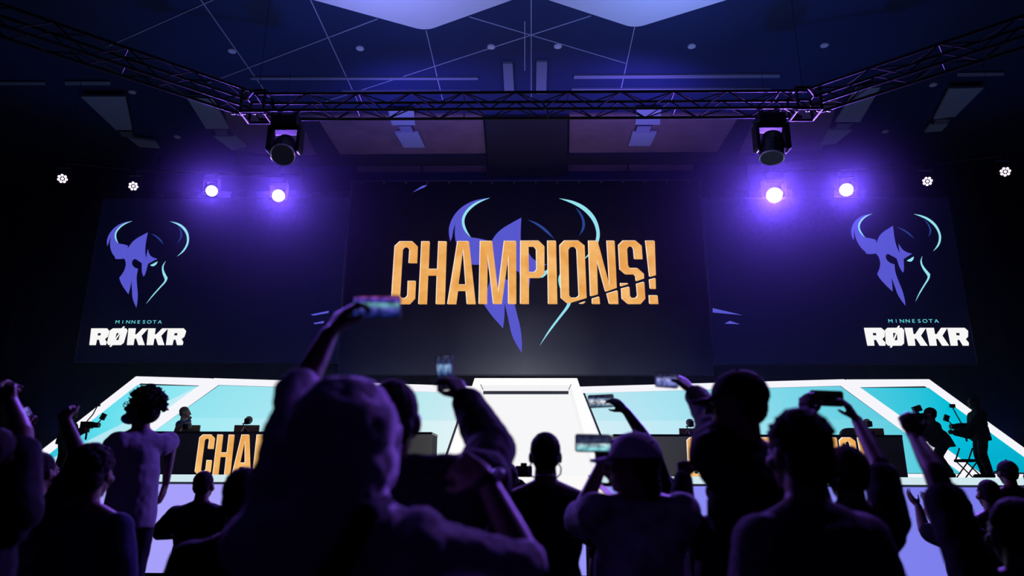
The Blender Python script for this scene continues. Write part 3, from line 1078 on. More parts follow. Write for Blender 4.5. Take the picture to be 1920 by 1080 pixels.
def webcam(px, py, sd, label):
    z0 = DESK_Z[sd]
    Y = DY + .22
    h = at(px, py, Y)
    b = Vector((h.x - .05, Y, z0))
    t = thing('desk_camera', b, label, 'camera', 'small cameras on the player desks')
    Geo().box(h, (.10, .08, .10)).rod(h + Vector((0, -.07, 0)), h + Vector((0, -.02, 0)), .035, 12).build('body', M_PLASTIC, t, bevel=.01)
    g = Geo()
    for a in range(3):
        an = a * 2.1 + .4
        g.rod(b + Vector((0, 0, .1)), b + Vector((.09 * math.cos(an), .09 * math.sin(an), .008)), .008, 6)
    g.tube([b + Vector((0, 0, .1)), b + Vector((-.03, 0, .16)), h + Vector((0, 0, -.05))], .010, 6)
    g.build('tripod', mat('steel_tripod', (.45, .42, .4), .3, .7), t)
    Geo().rod(h + Vector((0, .05, .03)), h + Vector((0, .07, .03)), .07, 18).build('light_disc', mat('pale_disc', (.85, .8, .75), .4), t)


monitor(330, 376, 797, 'left', 'bronze backed monitor in front of the seated man in blue')
monitor(440, 487, 797, 'left', 'bronze backed monitor standing above the gold letters of the left desk')
monitor(556, 603, 797, 'left', 'bronze backed monitor partly behind the raised pale sleeve')
monitor(1273, 1320, 803, 'right', 'bronze backed monitor nearest the doorway on the right desk')
monitor(1492, 1538, 804, 'right', 'monitor behind the textured jacket person on the right desk')
monitor(1612, 1656, 803, 'right', 'dark backed monitor at the far right end of the right desk')
webcam(464, 790, 'left', 'small camera on a tripod in front of the second left desk monitor')
webcam(572, 790, 'left', 'small camera on a tripod beside the raised pale sleeve')
webcam(349, 800, 'left', 'small camera on a tripod in front of the seated man in blue')
webcam(1295, 795, 'right', 'small camera on a tripod in front of the monitor nearest the doorway')
webcam(1629, 795, 'right', 'small camera on a tripod at the far right end of the desk')
# chair back showing over the right desk
c = at(1594, 805, DY + 1.0)
t = thing('desk_chair', (c.x, c.y, STAGE_Z), 'dark round backed chair behind the right desk', 'chair')
Geo().rbox((c.x, c.y, c.z - .25), (.42, .08, .55), .15).build('backrest', mat('chair_fabric', (.05, .035, .03), .7), t)
Geo().box((c.x, c.y + .25, STAGE_Z + .45), (.45, .45, .08)).build('seat', mat('chair_fabric', (.05, .035, .03), .7), t, bevel=.02)
Geo().rod((c.x, c.y + .2, STAGE_Z + .06), (c.x, c.y + .2, STAGE_Z + .45), .03).build('column', M_METAL, t)
g = Geo()
for k in range(5):
    a = k * 2 * PI / 5
    g.rod((c.x, c.y + .2, STAGE_Z + .07), (c.x + .27 * math.cos(a), c.y + .2 + .27 * math.sin(a), STAGE_Z + .03), .02)
g.build('star_base', M_METAL, t)
# ------------------------------------------------------------------ people
SKIN = mat('skin_tan', (.20, .12, .085), .55, spec=.3)
SKIN_D = mat('skin_brown', (.10, .055, .04), .55, spec=.3)
SKIN_L = mat('skin_light', (.5, .33, .26), .5)
HAIR = mat('dark_hair', (.008, .007, .007), .85, spec=.12)
HAIR_B = mat('brown_hair', (.07, .04, .025), .6)
CL_BLACK = mat('black_cloth', (.012, .012, .015), .9, noise=(25, .3), spec=.1)
CL_NAVY = mat('navy_cloth', (.02, .025, .06), .9, noise=(25, .3), spec=.1)
CL_DENIM = mat('dark_trousers', (.012, .013, .02), .9, noise=(40, .3), spec=.1)
CL_GREY = mat('grey_shirt', (.17, .17, .20), .9, noise=(14, .12), spec=.1)
CL_HOOD = mat('pale_hoodie', (.55, .50, .58), .95, noise=(9, .10), spec=.05, bump=None)
CL_CAP = mat('pale_cap', (.36, .30, .38), .9, noise=(30, .1), spec=.1)
CL_PRINT = mat('printed_grey_shirt', (.20, .19, .22), .9, noise=(11, .55), spec=.1)
CL_FLEECE = mat('fleece_jacket', (.10, .085, .10), .98, noise=(60, .6), spec=.05)
CL_BLUE = mat('blue_team_jacket', (.03, .09, .28), .7, noise=(8, .15))
CL_STRIPE = mat('patterned_shirt', (.14, .11, .12), .9, noise=(18, .7), spec=.1)
CL_MAROON = mat('maroon_beanie', (.07, .012, .02), .9, spec=.1)
WHITE_C = mat('white_cloth', (.6, .6, .62), .8)


def ik(Sh, W, l1, l2, pole):
    d = W - Sh
    L = d.length
    if L > (l1 + l2) * .995:
        k = L / ((l1 + l2) * .995)
        l1, l2 = l1 * k, l2 * k
    d = d / max(L, 1e-6)
    a = (l1 * l1 - l2 * l2 + L * L) / (2 * L)
    h = math.sqrt(max(0, l1 * l1 - a * a))
    p = Vector(pole)
    p = p - d * p.dot(d)
    if p.length < 1e-4:
        p = Vector((1, 0, 0)) - d * d.x
    p.normalize()
    return Sh + d * a + p * h


def hand(g, W, d, n, side, curl=(25, 35, 25), k=1.0, thumb=.65):
    d = d.normalized()
    n = (n - d * n.dot(d)).normalized()
    t = d.cross(n) if side > 0 else n.cross(d)
    lens = (.068, .076, .072, .056)
    for i in range(4):
        off = (.033 - .022 * i) * k
        K = W + d * (.088 - .004 * abs(i - 1.2)) * k + t * off
        g.cap(W + t * off * .55 + d * .008, K, .0155 * k, .0125 * k, n=8)
        ang = 0
        p = K
        for j, fr in enumerate((.45, .31, .24)):
            ang += R(curl[j] * (1 + .08 * i))
            q = p + (d * math.cos(ang) + n * math.sin(ang) + t * (.10 - .07 * i) * math.cos(ang)).normalized() * lens[i] * fr * 1.25 * k
            g.cap(p, q, (.0098 - .0009 * j) * k, (.0092 - .0009 * j) * k, n=8)
            p = q
    b = W + d * .022 * k + t * .026 * k
    q = b + (d * .62 + t * thumb + n * .35).normalized() * .05 * k
    g.cap(b, q, .0155 * k, .012 * k, n=8)
    e = q + (d * .85 + t * .15 + n * .45).normalized() * .034 * k
    g.cap(q, e, .0115 * k, .0095 * k, n=8)
    return W + d * .09 * k


def person(label, px, ytop, Y, z0=0.0, face=0, head_yaw=0, head_pitch=0, extra=.012, hs=1.0, wd=1.0, lean=(0, 0), L=None, Rt=None,
           skin=SKIN_D, shirt=CL_BLACK, trousers=CL_DENIM, hairm=HAIR, hair='short', cap=None, hood=False, sleeve='short', infl=.018,
           seated=False, group=None, folds=.014, vox=.009, garment='shirt', knees=0.0, cap_mat=None, noleg=False, drop=0.0, sq=None, shift=0.0, loose=False):
    sq = infl if sq is None else sq
    top = at(px, ytop, Y)
    H = top.z - extra - z0
    Hs = min(1.08, max(.88, H / 1.75))
    a = R(face)
    f = Vector((-math.sin(a), math.cos(a), 0))
    r = Vector((math.cos(a), math.sin(a), 0))
    u = Vector((0, 0, 1))
    ah = R(face + head_yaw)
    fh = Vector((-math.sin(ah), math.cos(ah), 0))
    rh = Vector((math.cos(ah), math.sin(ah), 0))
    hp = R(head_pitch)
    uh = u * math.cos(hp) - fh * math.sin(hp)
    fh = fh * math.cos(hp) + u * math.sin(hp)
    Rh = Matrix((rh, fh, uh)).transposed()
    Rb = Matrix((r, f, u)).transposed()
    hk = hs * .98
    hh = .235 * hk
    HC = Vector((top.x, Y, top.z - extra - hh * .5))
    NB = HC - fh * .02 - u * (hh * .5 + .045)
    SC = NB - u * (.085 + drop) - f * .01
    hipz = z0 + (.52 * H if not seated else .48)
    if seated:
        hipz = SC.z - .50
    SC = SC + r * shift
    HP = Vector((SC.x - lean[0], SC.y - lean[1], hipz))
    root = thing('person', (HP.x, HP.y, z0), label, 'person', group)
    P = lambda x, y, z: HC + (rh * x + fh * y + uh * z) * hk
    g = Geo()
    # head
    g.ell(P(0, -.012, .022), (.074 * hk, .095 * hk, .096 * hk), Rh)
    g.ell(P(0, .028, -.050), (.058 * hk, .064 * hk, .068 * hk), Rh)
    g.ell(P(0, .070, -.095), (.026 * hk, .022 * hk, .02 * hk), Rh)
    g.cap(P(0, .092, .012), P(0, .114, -.028), .010 * hk, .015 * hk, n=8)
    g.ell(P(0, .072, .028), (.056 * hk, .022 * hk, .014 * hk), Rh)
    g.ell(P(0, .088, -.060), (.025 * hk, .012 * hk, .006 * hk), Rh)
    g.ell(P(0, .087, -.070), (.022 * hk, .012 * hk, .006 * hk), Rh)
    for s in (-1, 1):
        g.ell(P(s * .079, -.008, -.008), (.012 * hk, .024 * hk, .034 * hk), Rh)
        g.ell(P(s * .045, .055, -.025), (.028 * hk, .03 * hk, .025 * hk), Rh)
    g.cap(P(0, -.02, -.05), NB - u * .03, .056 * hk, .064, n=14)
    # arms: solve the joints first
    arms = {}
    for s, spec in ((-1, L), (1, Rt)):
        Sh = SC + r * (s * .178 * wd)
        l1, l2 = .295 * Hs, .262 * Hs
        if spec is None:
            W = Sh + r * (s * .10) - u * (.53 * Hs) + f * .06
            pole = -f + r * (s * .5)
            hd = None
            curl = (18, 24, 18)
            n = -r * s
            el = None
        else:
            W = at(*spec['wrist'])
            if W.z > SC.z + .08:
                Sh += u * .055 - r * (s * .02) + f * .01
            pole = spec.get('pole', r * (s * .9) - u * .8)
            hd = spec.get('dir')
            curl = spec.get('curl', (30, 45, 30))
            n = spec.get('n', f)
            el = at(*spec['elbow']) if 'elbow' in spec else None
        if el is None:
            el = ik(Sh, W, l1, l2, Vector(pole))
        hd = (W - el).normalized() if hd is None else Vector(hd)
        arms[s] = (Sh, el, W, hd, Vector(n), curl, spec.get('sleeve', sleeve) if spec else sleeve)
    # trunk
    g.ell(SC - u * .155 * Hs, (.155 * wd, .105, .20 * Hs), Rb)
    mid = (SC - u * .15).lerp(HP, .6)
    g.ell(mid, (.14 * wd, .10, .19 * Hs), Rb)
    g.ell(HP + u * .03, (.155 * wd, .112, .13), Rb)
    g.cap(SC - r * .12 * wd, SC + r * .12 * wd, .062, .062)
    for s in (-1, 1):
        Sh, el, W, hd, n, curl, sl = arms[s]
        g.cap(NB + u * .012, Sh + u * .01, .050, .052)
        g.ell(Sh, .060)
        g.cap(Sh, el, .053, .043)
        g.cap(el, el.lerp(W, .35), .042, .040)
        g.cap(el.lerp(W, .35), W, .040, .027)
        hand(g, W, hd, n, s, curl, .96 * Hs)
    # legs
    knee, ank = {}, {}
    for s in (-1, 1):
        hj = HP + r * (s * .088) - u * .01
        if seated:
            kn = hj + f * .42 - u * .03
            an = Vector((kn.x, kn.y, z0 + .09)) + f * .02
        else:
            an = Vector((HP.x, HP.y, z0 + .085)) + r * (s * .115)
            kn = hj.lerp(an, .48) + f * (.03 + knees)
        knee[s], ank[s] = kn, an
        if not noleg:
            g.cap(hj, kn, .084, .060)
            g.cap(kn, kn.lerp(an, .4), .058, .054)
            g.cap(kn.lerp(an, .4), an, .054, .038)
            g.cap(an - u * .045 - f * .03, an - u * .055 + f * .15, .035, .028)
    body = g.organic('body', skin, root, vox if Y < 9 else .012, 3)
    # eyes
    for s in (-1, 1):
        Geo().ell(P(s * .030, .080, .006), .0135 * hk, nu=8, nv=6).build('eye', mat('eye_white', (.4, .4, .4), .3), root, True)
    # trousers
    if not noleg:
        t = Geo()
        t.ell(HP + u * .0, (.168 * wd, .128, .14), Rb)
        for s in (-1, 1):
            hj = HP + r * (s * .088) - u * .01
            t.cap(hj, knee[s], .102, .080)
            t.cap(knee[s], ank[s] + u * .02, .080, .066)
        t.organic('trousers', trousers, root, .014, 4, (.12, .012))
        for s in (-1, 1):
            an = ank[s]
            Geo().cap(an - u * .04 - f * .04, an - u * .05 + f * .16, .046, .040, r, 1.0).cap(an - u * .03, an + u * .02, .046, .046).build('shoe', CL_BLACK, root, True)
    # shirt, jacket or hoodie
    q = infl
    t = Geo()
    t.ell(SC - u * .155 * Hs, (.155 * wd + q, .105 + q, .20 * Hs + q), Rb)
    t.ell(mid, (.148 * wd + q, .108 + q, .20 * Hs), Rb)
    t.drum(mid + u * .06, HP - u * .10, .142 * wd + q, .104 + q, .172 * wd + q, .128 + q, r, f)
    t.cap(SC - r * .12 * wd, SC + r * .12 * wd, .062 + q, .062 + q)
    if loose:
        t.drum(SC - u * .16, HP - u * .08, .160 * wd + q, .115 + q, .186 * wd + q, .135 + q, r, f)
    for s in (-1, 1):
        Sh, el, W, hd, n, curl, sl = arms[s]
        t.cap(NB - u * .02, Sh + u * .0, .046 + q * .7, .050 + q * .8)
        t.ell(Sh, .058 + q)
        q = sq
        if sl == 'short':
            t.cap(Sh, Sh.lerp(el, .72), .058 + q, .056 + q)
        elif sl == 'elbow':
            t.cap(Sh, Sh.lerp(el, .95), .058 + q, .050 + q)
        elif sl == 'half':
            t.cap(Sh, el, .058 + q, .050 + q)
            t.cap(el, el.lerp(W, .25), .050 + q, .048 + q)
        else:
            t.cap(Sh, el, .058 + q, .050 + q)
            t.cap(el, el.lerp(W, .9), .050 + q, .034 + q * .8)
        q = infl
    if hood:
        t.ell(P(0, -.045, .015), (.136 * hk, .125 * hk, .137 * hk), Rh, 20, 14)
        t.ell(P(0, -.035, -.07), (.136 * hk, .12 * hk, .12 * hk), Rh, 20, 14)
        t.cap(P(0, -.04, -.05), NB - u * .03 - f * .01, .118 * hk, .125, n=16)
        t.cap(P(-.115, .02, .02), P(-.10, .03, -.11), .022, .026)
        t.cap(P(.115, .02, .02), P(.10, .03, -.11), .022, .026)
        t.cap(NB - f * .07 - u * .03 + r * .1, NB - f * .07 - u * .03 - r * .1, .05, .05)
    else:
        t.cap(NB - u * .02 - f * .004, NB - u * .035, .070, .09)
    t.organic(garment, shirt, root, .011 if Y < 4 else .013, 4, (.07 if Y < 3 else .1, folds))
    # hair and hats
    if hair == 'short' and not hood:
        h = Geo()
        h.ell(P(0, -.026, .034), (.083 * hk, .098 * hk, .094 * hk), Rh)
        h.ell(P(0, -.052, -.012), (.074 * hk, .062 * hk, .072 * hk), Rh)
        h.organic('hair', hairm, root, .008, 2, (.012, .008))
    elif hair == 'bushy':
        h = Geo()
        h.ell(P(0, -.024, .036), (.093 * hk, .108 * hk, .100 * hk), Rh)
        h.ell(P(0, -.056, -.022), (.086 * hk, .070 * hk, .082 * hk), Rh)
        rng = random.Random(int(px))
        for k in range(220):
            th, ph = rng.uniform(0, 1.5), rng.uniform(0, 2 * PI)
            v = Vector((math.sin(th) * math.cos(ph) * .094, -.026 + math.sin(th) * math.sin(ph) * .106, .040 + math.cos(th) * .096))
            if v.y < .055 or v.z > .08:
                h.ell(P(*v), rng.uniform(.005, .010) * hk, nu=8, nv=6)
        h.organic('hair', hairm, root, .007, 1, (.02, .012))
    elif hair == 'curly':
        h = Geo()
        h.ell(P(0, -.022, .045), (.098 * hk, .112 * hk, .105 * hk), Rh)
        h.ell(P(0, -.060, -.01), (.088 * hk, .075 * hk, .08 * hk), Rh)
        rng = random.Random(int(px) + 3)
        for k in range(190):
            th, ph = rng.uniform(0, 1.75), rng.uniform(0, 2 * PI)
            v = Vector((math.sin(th) * math.cos(ph) * .112, -.026 + math.sin(th) * math.sin(ph) * .126, .045 + math.cos(th) * .118))
            if v.y < .06 or v.z > .07:
                c = P(*v)
                h.ell(c, rng.uniform(.009, .017) * hk, nu=7, nv=5)
                h.cap(c, c + (c - P(0, -.02, .03)).normalized() * rng.uniform(.008, .03), .007, .005, n=6)
        h.organic('hair', hairm, root, .006, 0)
    elif hair == 'long':
        h = Geo()
        h.ell(P(0, -.024, .03), (.086 * hk, .100 * hk, .096 * hk), Rh)
        h.cap(P(0, -.055, .0), P(0, -.07, -.10), .074 * hk, .055 * hk, rh, .75)
        h.organic('hair', hairm, root, .008, 2, (.015, .012))
    if cap:
        cm = cap_mat or CL_BLACK
        h = Geo()
        vs, fs = [], []
        nu, nv = 24, 8
        for j in range(nv + 1):
            th = (PI / 2) * (1.06 if cap == 'brim' else 1.25) * j / nv
            for i in range(nu):
                b = 2 * PI * i / nu
                vs.append(P(math.sin(th) * math.cos(b) * .090, -.014 + math.sin(th) * math.sin(b) * .110, .030 + math.cos(th) * .098))
        for j in range(nv):
            for i in range(nu):
                k = (i + 1) % nu
                fs.append((j * nu + i, j * nu + nu + i, j * nu + nu + k, j * nu + k))
        h.add(vs, fs)
        h.ell(P(0, -.014, .128), .010 * hk)
        co = h.build('cap' if cap == 'brim' else 'beanie', cm, root, True)
        so = co.modifiers.new('cloth', 'SOLIDIFY')
        so.thickness = .006
        if cap == 'brim':
            b = Geo()
            top_, bot_ = [], []
            for (off, dst) in ((.0, top_), (-.008, bot_)):
                for i in range(13):
                    x = -.078 + .156 * i / 12
                    y0 = .055 + .035 * math.sqrt(max(0, 1 - (x / .085) ** 2))
                    y1 = .075 + .105 * math.sqrt(max(0, 1 - (x / .082) ** 2))
                    zz = .030 - 2.2 * x * x + off
                    dst.append((P(x, y0, zz), P(x, y1, zz - .012)))
            vs = [p for pr in top_ for p in pr] + [p for pr in bot_ for p in pr]
            n2 = 26
            fs = []
            for i in range(12):
                q0 = i * 2
                fs += [(q0, q0 + 1, q0 + 3, q0 + 2), (n2 + q0, n2 + q0 + 2, n2 + q0 + 3, n2 + q0 + 1), (q0 + 1, n2 + q0 + 1, n2 + q0 + 3, q0 + 3), (q0, q0 + 2, n2 + q0 + 2, n2 + q0)]
            fs += [(0, n2, n2 + 1, 1), (24, 25, n2 + 25, n2 + 24)]
            b.add(vs, fs)
            b.build('brim', cm, co, True)
    root['_'] = 0
    del root['_']
    return dict(root=root, HC=HC, NB=NB, SC=SC, HP=HP, r=r, f=f, P=P, arms=arms, H=H)


# ------------------------------------------------------------------ phones
def phone(px, py, Y, wd, ht, roll, label, stops, tilt=0, mot=9.0, axis='Z', strength=1.0, case=None):
    c = at(px, py, Y)
    q = Matrix.Rotation(R(tilt), 3, 'Z') @ Matrix.Rotation(R(-roll), 3, 'Y')
    # the screen is turned to the holder, who stands on the camera side
    t = thing('smartphone', c, label, 'phone')
    Geo().rbox(c, (wd, .009, ht), .011, q).build('case', case or M_PLASTIC, t)
    mt = glow_ramp('phone_picture', stops, axis, strength, mottle=mot)
    Geo().rbox(c + q @ Vector((0, -.0052, 0)), (wd - .010, .0012, ht - .008), .008, q).build('screen', mt, t)
    g = Geo()
    for (a, b) in ((.02, .02), (.02, .038), (.036, .029)):
        p = c + q @ Vector((wd / 2 - a, .0055, ht / 2 - b))
        g.rod(p, p + q @ Vector((0, .003, 0)), .006, 10)
    g.build('camera_lens', mat('dark_lens', (.08, .09, .14), .1), t)
    return t


UP = Vector((0, 0, 1))
X = Vector((1, 0, 0))
Yv = Vector((0, 1, 0))

# --- hooded person in front
A = person('person in a pale hoodie with the hood up, one arm raised high with a phone', 658, 711, 1.75, drop=.06, sq=.008, extra=.03, hood=True, shirt=CL_HOOD, hair='none', garment='hoodie',
           sleeve='long', infl=.034, wd=1.16, hs=1.02, folds=.036, vox=.0075,
           L=dict(elbow=(548, 762, 1.86), wrist=(617, 627, 1.98), dir=(.11, .08, .25), n=Vector((.7, .6, -.2)), curl=(20, 48, 38), sleeve='half'),
           Rt=dict(elbow=(992, 1062, 1.80), wrist=(908, 893, 1.90), dir=(-.62, .22, .28), n=Vector((.2, .9, -.5)), curl=(55, 85, 55), sleeve='elbow'))
g = Geo()
pts = [at(716, 948, 1.69), at(690, 965, 1.60), at(655, 1030, 1.575), at(610, 1100, 1.57), at(560, 1190, 1.60)]
for p, q in zip(pts[:-1], pts[1:]):
    g.cap(p, q, .030, .030, Yv, 1.0, 10)
so = g.organic('strap', CL_BLACK, A['root'], .008, 2)
W = A['arms'][1][2]
E_ = A['arms'][1][1]
dw = (W - E_).normalized()
wc = W - dw * .02
Geo().rod(wc - dw * .012, wc + dw * .012, .034, 16).build('watch_strap', CL_BLACK, A['root'])
side = (CAM - wc).normalized()
side = (side - dw * side.dot(dw)).normalized()
up_side = dw.cross(side)
if up_side.x < 0:
    up_side = -up_side
face = (side * .35 + up_side * .95).normalized()
Geo().cap(wc + face * .028, wc + face * .040, .017, .015, dw).build('watch_face', mat('bright_watch_face', (.85, .8, .9), .25), A['root'], True)
phone(706, 576, 2.05, .150, .074, 2, 'phone in the raised hand of the hooded person, screen showing the stage',
      [(0, (.004, .01, .10)), (.28, (.02, .03, .22)), (.42, (.10, .11, .5)), (.58, (.13, .42, .5)), (.66, (.20, .5, .55)), (.70, (.05, .06, .40)), (.84, (.10, .05, .5)), (1, (.4, .08, .3))], 4, 5.0)

# --- tall dark person beyond, phone held up
Bp = person('tall dark person beyond the pale hood, right arm up with an upright phone', 741, 703, 2.35, extra=.03, hs=1.12, wd=1.3, shift=.08, hair='short', sleeve='long', infl=.06, sq=.04, garment='jacket',
            Rt=dict(elbow=(922, 842, 2.50), wrist=(873, 748, 2.72), dir=(-.14, .05, .2), n=Vector((-.7, .6, 0)), curl=(25, 45, 35)))
phone(834, 698, 2.80, .071, .145, 5, 'upright phone held up beyond the hooded person',
      [(0, (.006, .006, .02)), (.38, (.008, .01, .04)), (.45, (.05, .1, .3)), (.68, (.25, .45, .75)), (.75, (.03, .05, .16)), (1, (.06, .06, .12))], -6, 6.0)

# --- man in the middle, seen from behind
person('person standing centre before the white ramp, dark shirt, seen from behind', 1022, 809, 3.7, hair='short', hs=1.0, wd=1.12, sleeve='short',
       L=dict(wrist=(985, 985, 4.0), pole=(-1, -.3, -.6)), Rt=dict(wrist=(1050, 985, 4.0), pole=(1, -.3, -.6)))
c = at(1022, 866, 3.7)
g = Geo()
for s in (-1, 1):
    g.tube([c + Vector((s * .066, .02, .0)), c + Vector((s * .085, .03, -.03)), c + Vector((s * .082, .03, -.06)), c + Vector((s * .062, .0, -.078))], .004, 6)
g.tube([c + Vector((.062, .0, -.078)), c + Vector((.045, -.06, -.070)), c + Vector((0, -.085, -.066)), c + Vector((-.045, -.06, -.070)), c + Vector((-.062, .0, -.078))], .004, 6)
t = g.build('headset_band', mat('grey_band', (.4, .4, .42), .5))
tag(t, 'pale band hanging round the neck of the person at centre', 'headset')

# --- photographer further forward, half hidden
person('person with a camera, half hidden behind a dark raised sleeve', 951, 866, 5.2, hair='short', sleeve='long', garment='jacket',
       Rt=dict(wrist=(968, 905, 5.5), pole=(1, 0, -1)), L=dict(wrist=(948, 905, 5.5), pole=(-1, 0, -1)))
c = at(982, 884, 5.55)
t = thing('photo_camera', c, 'small black camera held up in front of the white ramp', 'camera')
Geo().box(c, (.13, .07, .085)).box(c + Vector((0, 0, .05)), (.05, .05, .03)).build('body', M_PLASTIC, t, bevel=.008)
Geo().rod(c + Vector((0, .03, 0)), c + Vector((0, .14, 0)), .035, 14).build('lens', M_PLASTIC, t)

# --- woman with pale cap
E0 = person('person in a pale cap and printed grey shirt, holding a wide phone', 1183, 805, 2.9, face=14, head_yaw=52, extra=.02, hs=1.02, cap='brim', cap_mat=CL_CAP, hair='long', shirt=CL_PRINT, sleeve='short', infl=.026, wd=1.14,
            L=dict(wrist=(1128, 872, 3.16), dir=(.02, .05, .3), n=Vector((.6, .7, 0)), curl=(30, 50, 35), pole=(-.5, 0, -1)),
            Rt=dict(wrist=(1172, 905, 3.2), dir=(-.4, .1, .35), n=Vector((-.4, .8, 0)), curl=(30, 50, 35), pole=(.6, -.1, -1)))
phone(1112, 831, 3.12, .160, .079, -1, 'wide phone held level by the person in the pale cap',
      [(0, (.02, .02, .03)), (.12, (.20, .62, .72)), (.38, (.45, .80, .85)), (.42, (.6, .75, .85)), (.5, (.03, .04, .10)), (1, (.015, .02, .06))], 0, 4.0)

# --- hidden person whose hand with phone shows above the cap
person('person behind the pale cap, only a raised arm with phone in view', 1192, 836, 4.2, hair='short', sleeve='short', infl=.015,
       Rt=dict(wrist=(1174, 771, 4.4), elbow=(1212, 826, 4.3), dir=(-.2, .06, .2), n=Vector((-.5, .7, -.3)), curl=(15, 40, 40)))
phone(1127, 752, 4.45, .168, .084, 3, 'phone raised over the pale cap, screen showing the white doorway',
      [(0, (.03, .03, .05)), (.15, (.10, .22, .35)), (.45, (.75, .8, .9)), (.62, (.30, .45, .7)), (.75, (.02, .03, .08)), (1, (.02, .02, .05))], 2, 6.0)
# low head with bright rim
person('person low in the crowd between the pale cap and the dark capped man', 1243, 893, 4.6, hair='bushy', sleeve='short')

# --- tall man with dark cap, phone out to the left
person('tall person in a dark cap turned left, arm stretched out with a phone', 1376, 688, 2.75, face=22, head_yaw=45, extra=.025, hs=1.06, wd=1.05, cap='brim', cap_mat=CL_BLACK, hair='short', sleeve='long', infl=.028, garment='jacket',
       L=dict(elbow=(1340, 795, 3.0), wrist=(1303, 738, 3.30), dir=(-.17, .06, .19), n=Vector((-.6, .6, -.3)), curl=(15, 50, 40)))
phone(1250, 713, 3.31, .112, .073, -4, 'phone held out left by the tall person in the dark cap',
      [(0, (.05, .06, .2)), (.3, (.22, .28, .75)), (.55, (.35, .4, .9)), (.75, (.03, .03, .1)), (1, (.02, .02, .05))], 3, 6.0, case=mat('grey_phone_case', (.25, .25, .3), .4))
# raised fist in front of the capped man
person('person behind the tall capped man, only a dark raised fist in view', 1352, 868, 3.5, hair='short', sleeve='long', infl=.02, garment='jacket',
       L=dict(elbow=(1278, 955, 3.45), wrist=(1281, 895, 3.5), dir=(.06, .1, .3), n=Vector((.5, .8, 0)), curl=(70, 85, 60)))

# --- bushy haired person in fleece
person('bushy haired person in a textured dark jacket, seen from behind at right', 1486, 773, 2.2, hair='bushy', hs=1.0, wd=.98, face=18, shirt=CL_FLEECE, sleeve='long', infl=.032, drop=.015, garment='jacket', folds=.012, lean=(-.02, .05))
# --- person with both arms up
person('person in a maroon beanie with both arms up around a dark phone', 1580, 834, 3.1, cap='beanie', cap_mat=CL_MAROON, hair='short', sleeve='short', infl=.02, wd=.98, extra=.012,
       L=dict(elbow=(1508, 868, 3.25), wrist=(1515, 785, 3.42), dir=(.01, .04, .3), n=Vector((.75, .6, 0)), curl=(10, 50, 45)),
       Rt=dict(elbow=(1648, 868, 3.22), wrist=(1607, 788, 3.42), dir=(-.12, .04, .26), n=Vector((-.75, .6, 0)), curl=(10, 45, 45)))
phone(1550, 747, 3.46, .165, .078, -2, 'dark phone held level in two raised hands at right', [(0, (.0006, .0006, .0015)), (1, (.001, .001, .002))], 0, 3.0)

# --- far right: raised arm, clapping person, heads
person('person at far right with a bare arm raised, holding a dark phone', 1890, 930, 2.6, hair='short', sleeve='short', infl=.02, wd=1.05,
       L=dict(elbow=(1752, 882, 2.72), wrist=(1716, 820, 2.86), dir=(-.02, .06, .22), n=Vector((.4, .8, 0)), curl=(20, 45, 40)))
phone(1723, 786, 2.92, .075, .05, -8, 'dark phone in the raised hand at far right', [(0, (.0006, .0006, .0015)), (1, (.001, .001, .002))], 12, 3.0)
person('person clapping with both hands before the lavender stage front at right', 1787, 926, 5.4, face=25, hair='short', sleeve='short', wd=1.15,
       L=dict(elbow=(1733, 993, 5.45), wrist=(1722, 950, 5.6), dir=(-.12, .05, .2), n=Vector((.8, .1, .2)), curl=(8, 14, 10)),
       Rt=dict(elbow=(1764, 990, 5.5), wrist=(1738, 957, 5.66), dir=(.02, .05, .25), n=Vector((-.8, .1, -.1)), curl=(8, 14, 10)))
person('person in a dark cap at the right edge, furthest back of the heads there', 1884, 861, 7.3, cap='brim', hair='short', extra=.02, sleeve='long', garment='jacket', wd=1.1)
person('short person at the right edge in front of the dark capped head', 1847, 898, 6.2, hair='short', sleeve='short')
person('person at the right border, shoulder against the cyan panel', 1936, 880, 6.8, hair='bushy', sleeve='long', garment='jacket', wd=1.1)

# --- left side of the crowd
C = person('curly haired person in a pale shirt raised above the crowd at left, looking left', 272, 722, 5.0, z0=.42, face=58, head_yaw=30, head_pitch=14, extra=.055, hs=1.04, wd=.84, hair='curly', shirt=CL_GREY, skin=SKIN_D, sleeve='short', infl=.026, folds=.018, loose=True,
           L=dict(elbow=(212, 838, 4.95), wrist=(216, 895, 5.1), curl=(40, 60, 40), pole=(-1, 0, 0)),
           Rt=dict(elbow=(321, 828, 5.25), wrist=(311, 905, 5.2), n=Vector((-1, 0, 0)), curl=(8, 12, 10), dir=(-.05, 0, -.3)))
P = C['P']
g = Geo()
g.ell(P(0, .058, -.085), (.062, .05, .042), Matrix((C['r'], C['f'], UP)).transposed())
g.organic('face_mask', mat('teal_mask', (.05, .16, .2), .8), C['root'], .008, 2)
g = Geo()
for s in (-1, 1):
    ring = [P(s * .034 + .024 * math.cos(a * PI / 6), .105, .004 + .020 * math.sin(a * PI / 6)) for a in range(13)]
    g.tube(ring, .0035, 6)
    g.tube([P(s * .058, .104, .008), P(s * .082, .0, .006)], .0035, 6)
g.tube([P(-.01, .106, .006), P(.01, .106, .006)], .0035, 6)
g.build('glasses', M_PLASTIC, C['root'])
hp = C['HP']
t = Geo().box((hp.x, hp.y, .21), (.8, .6, .42)).build('equipment_case', M_PLASTIC, None, bevel=.02)
tag(t, 'black equipment case under the curly haired person', 'case')

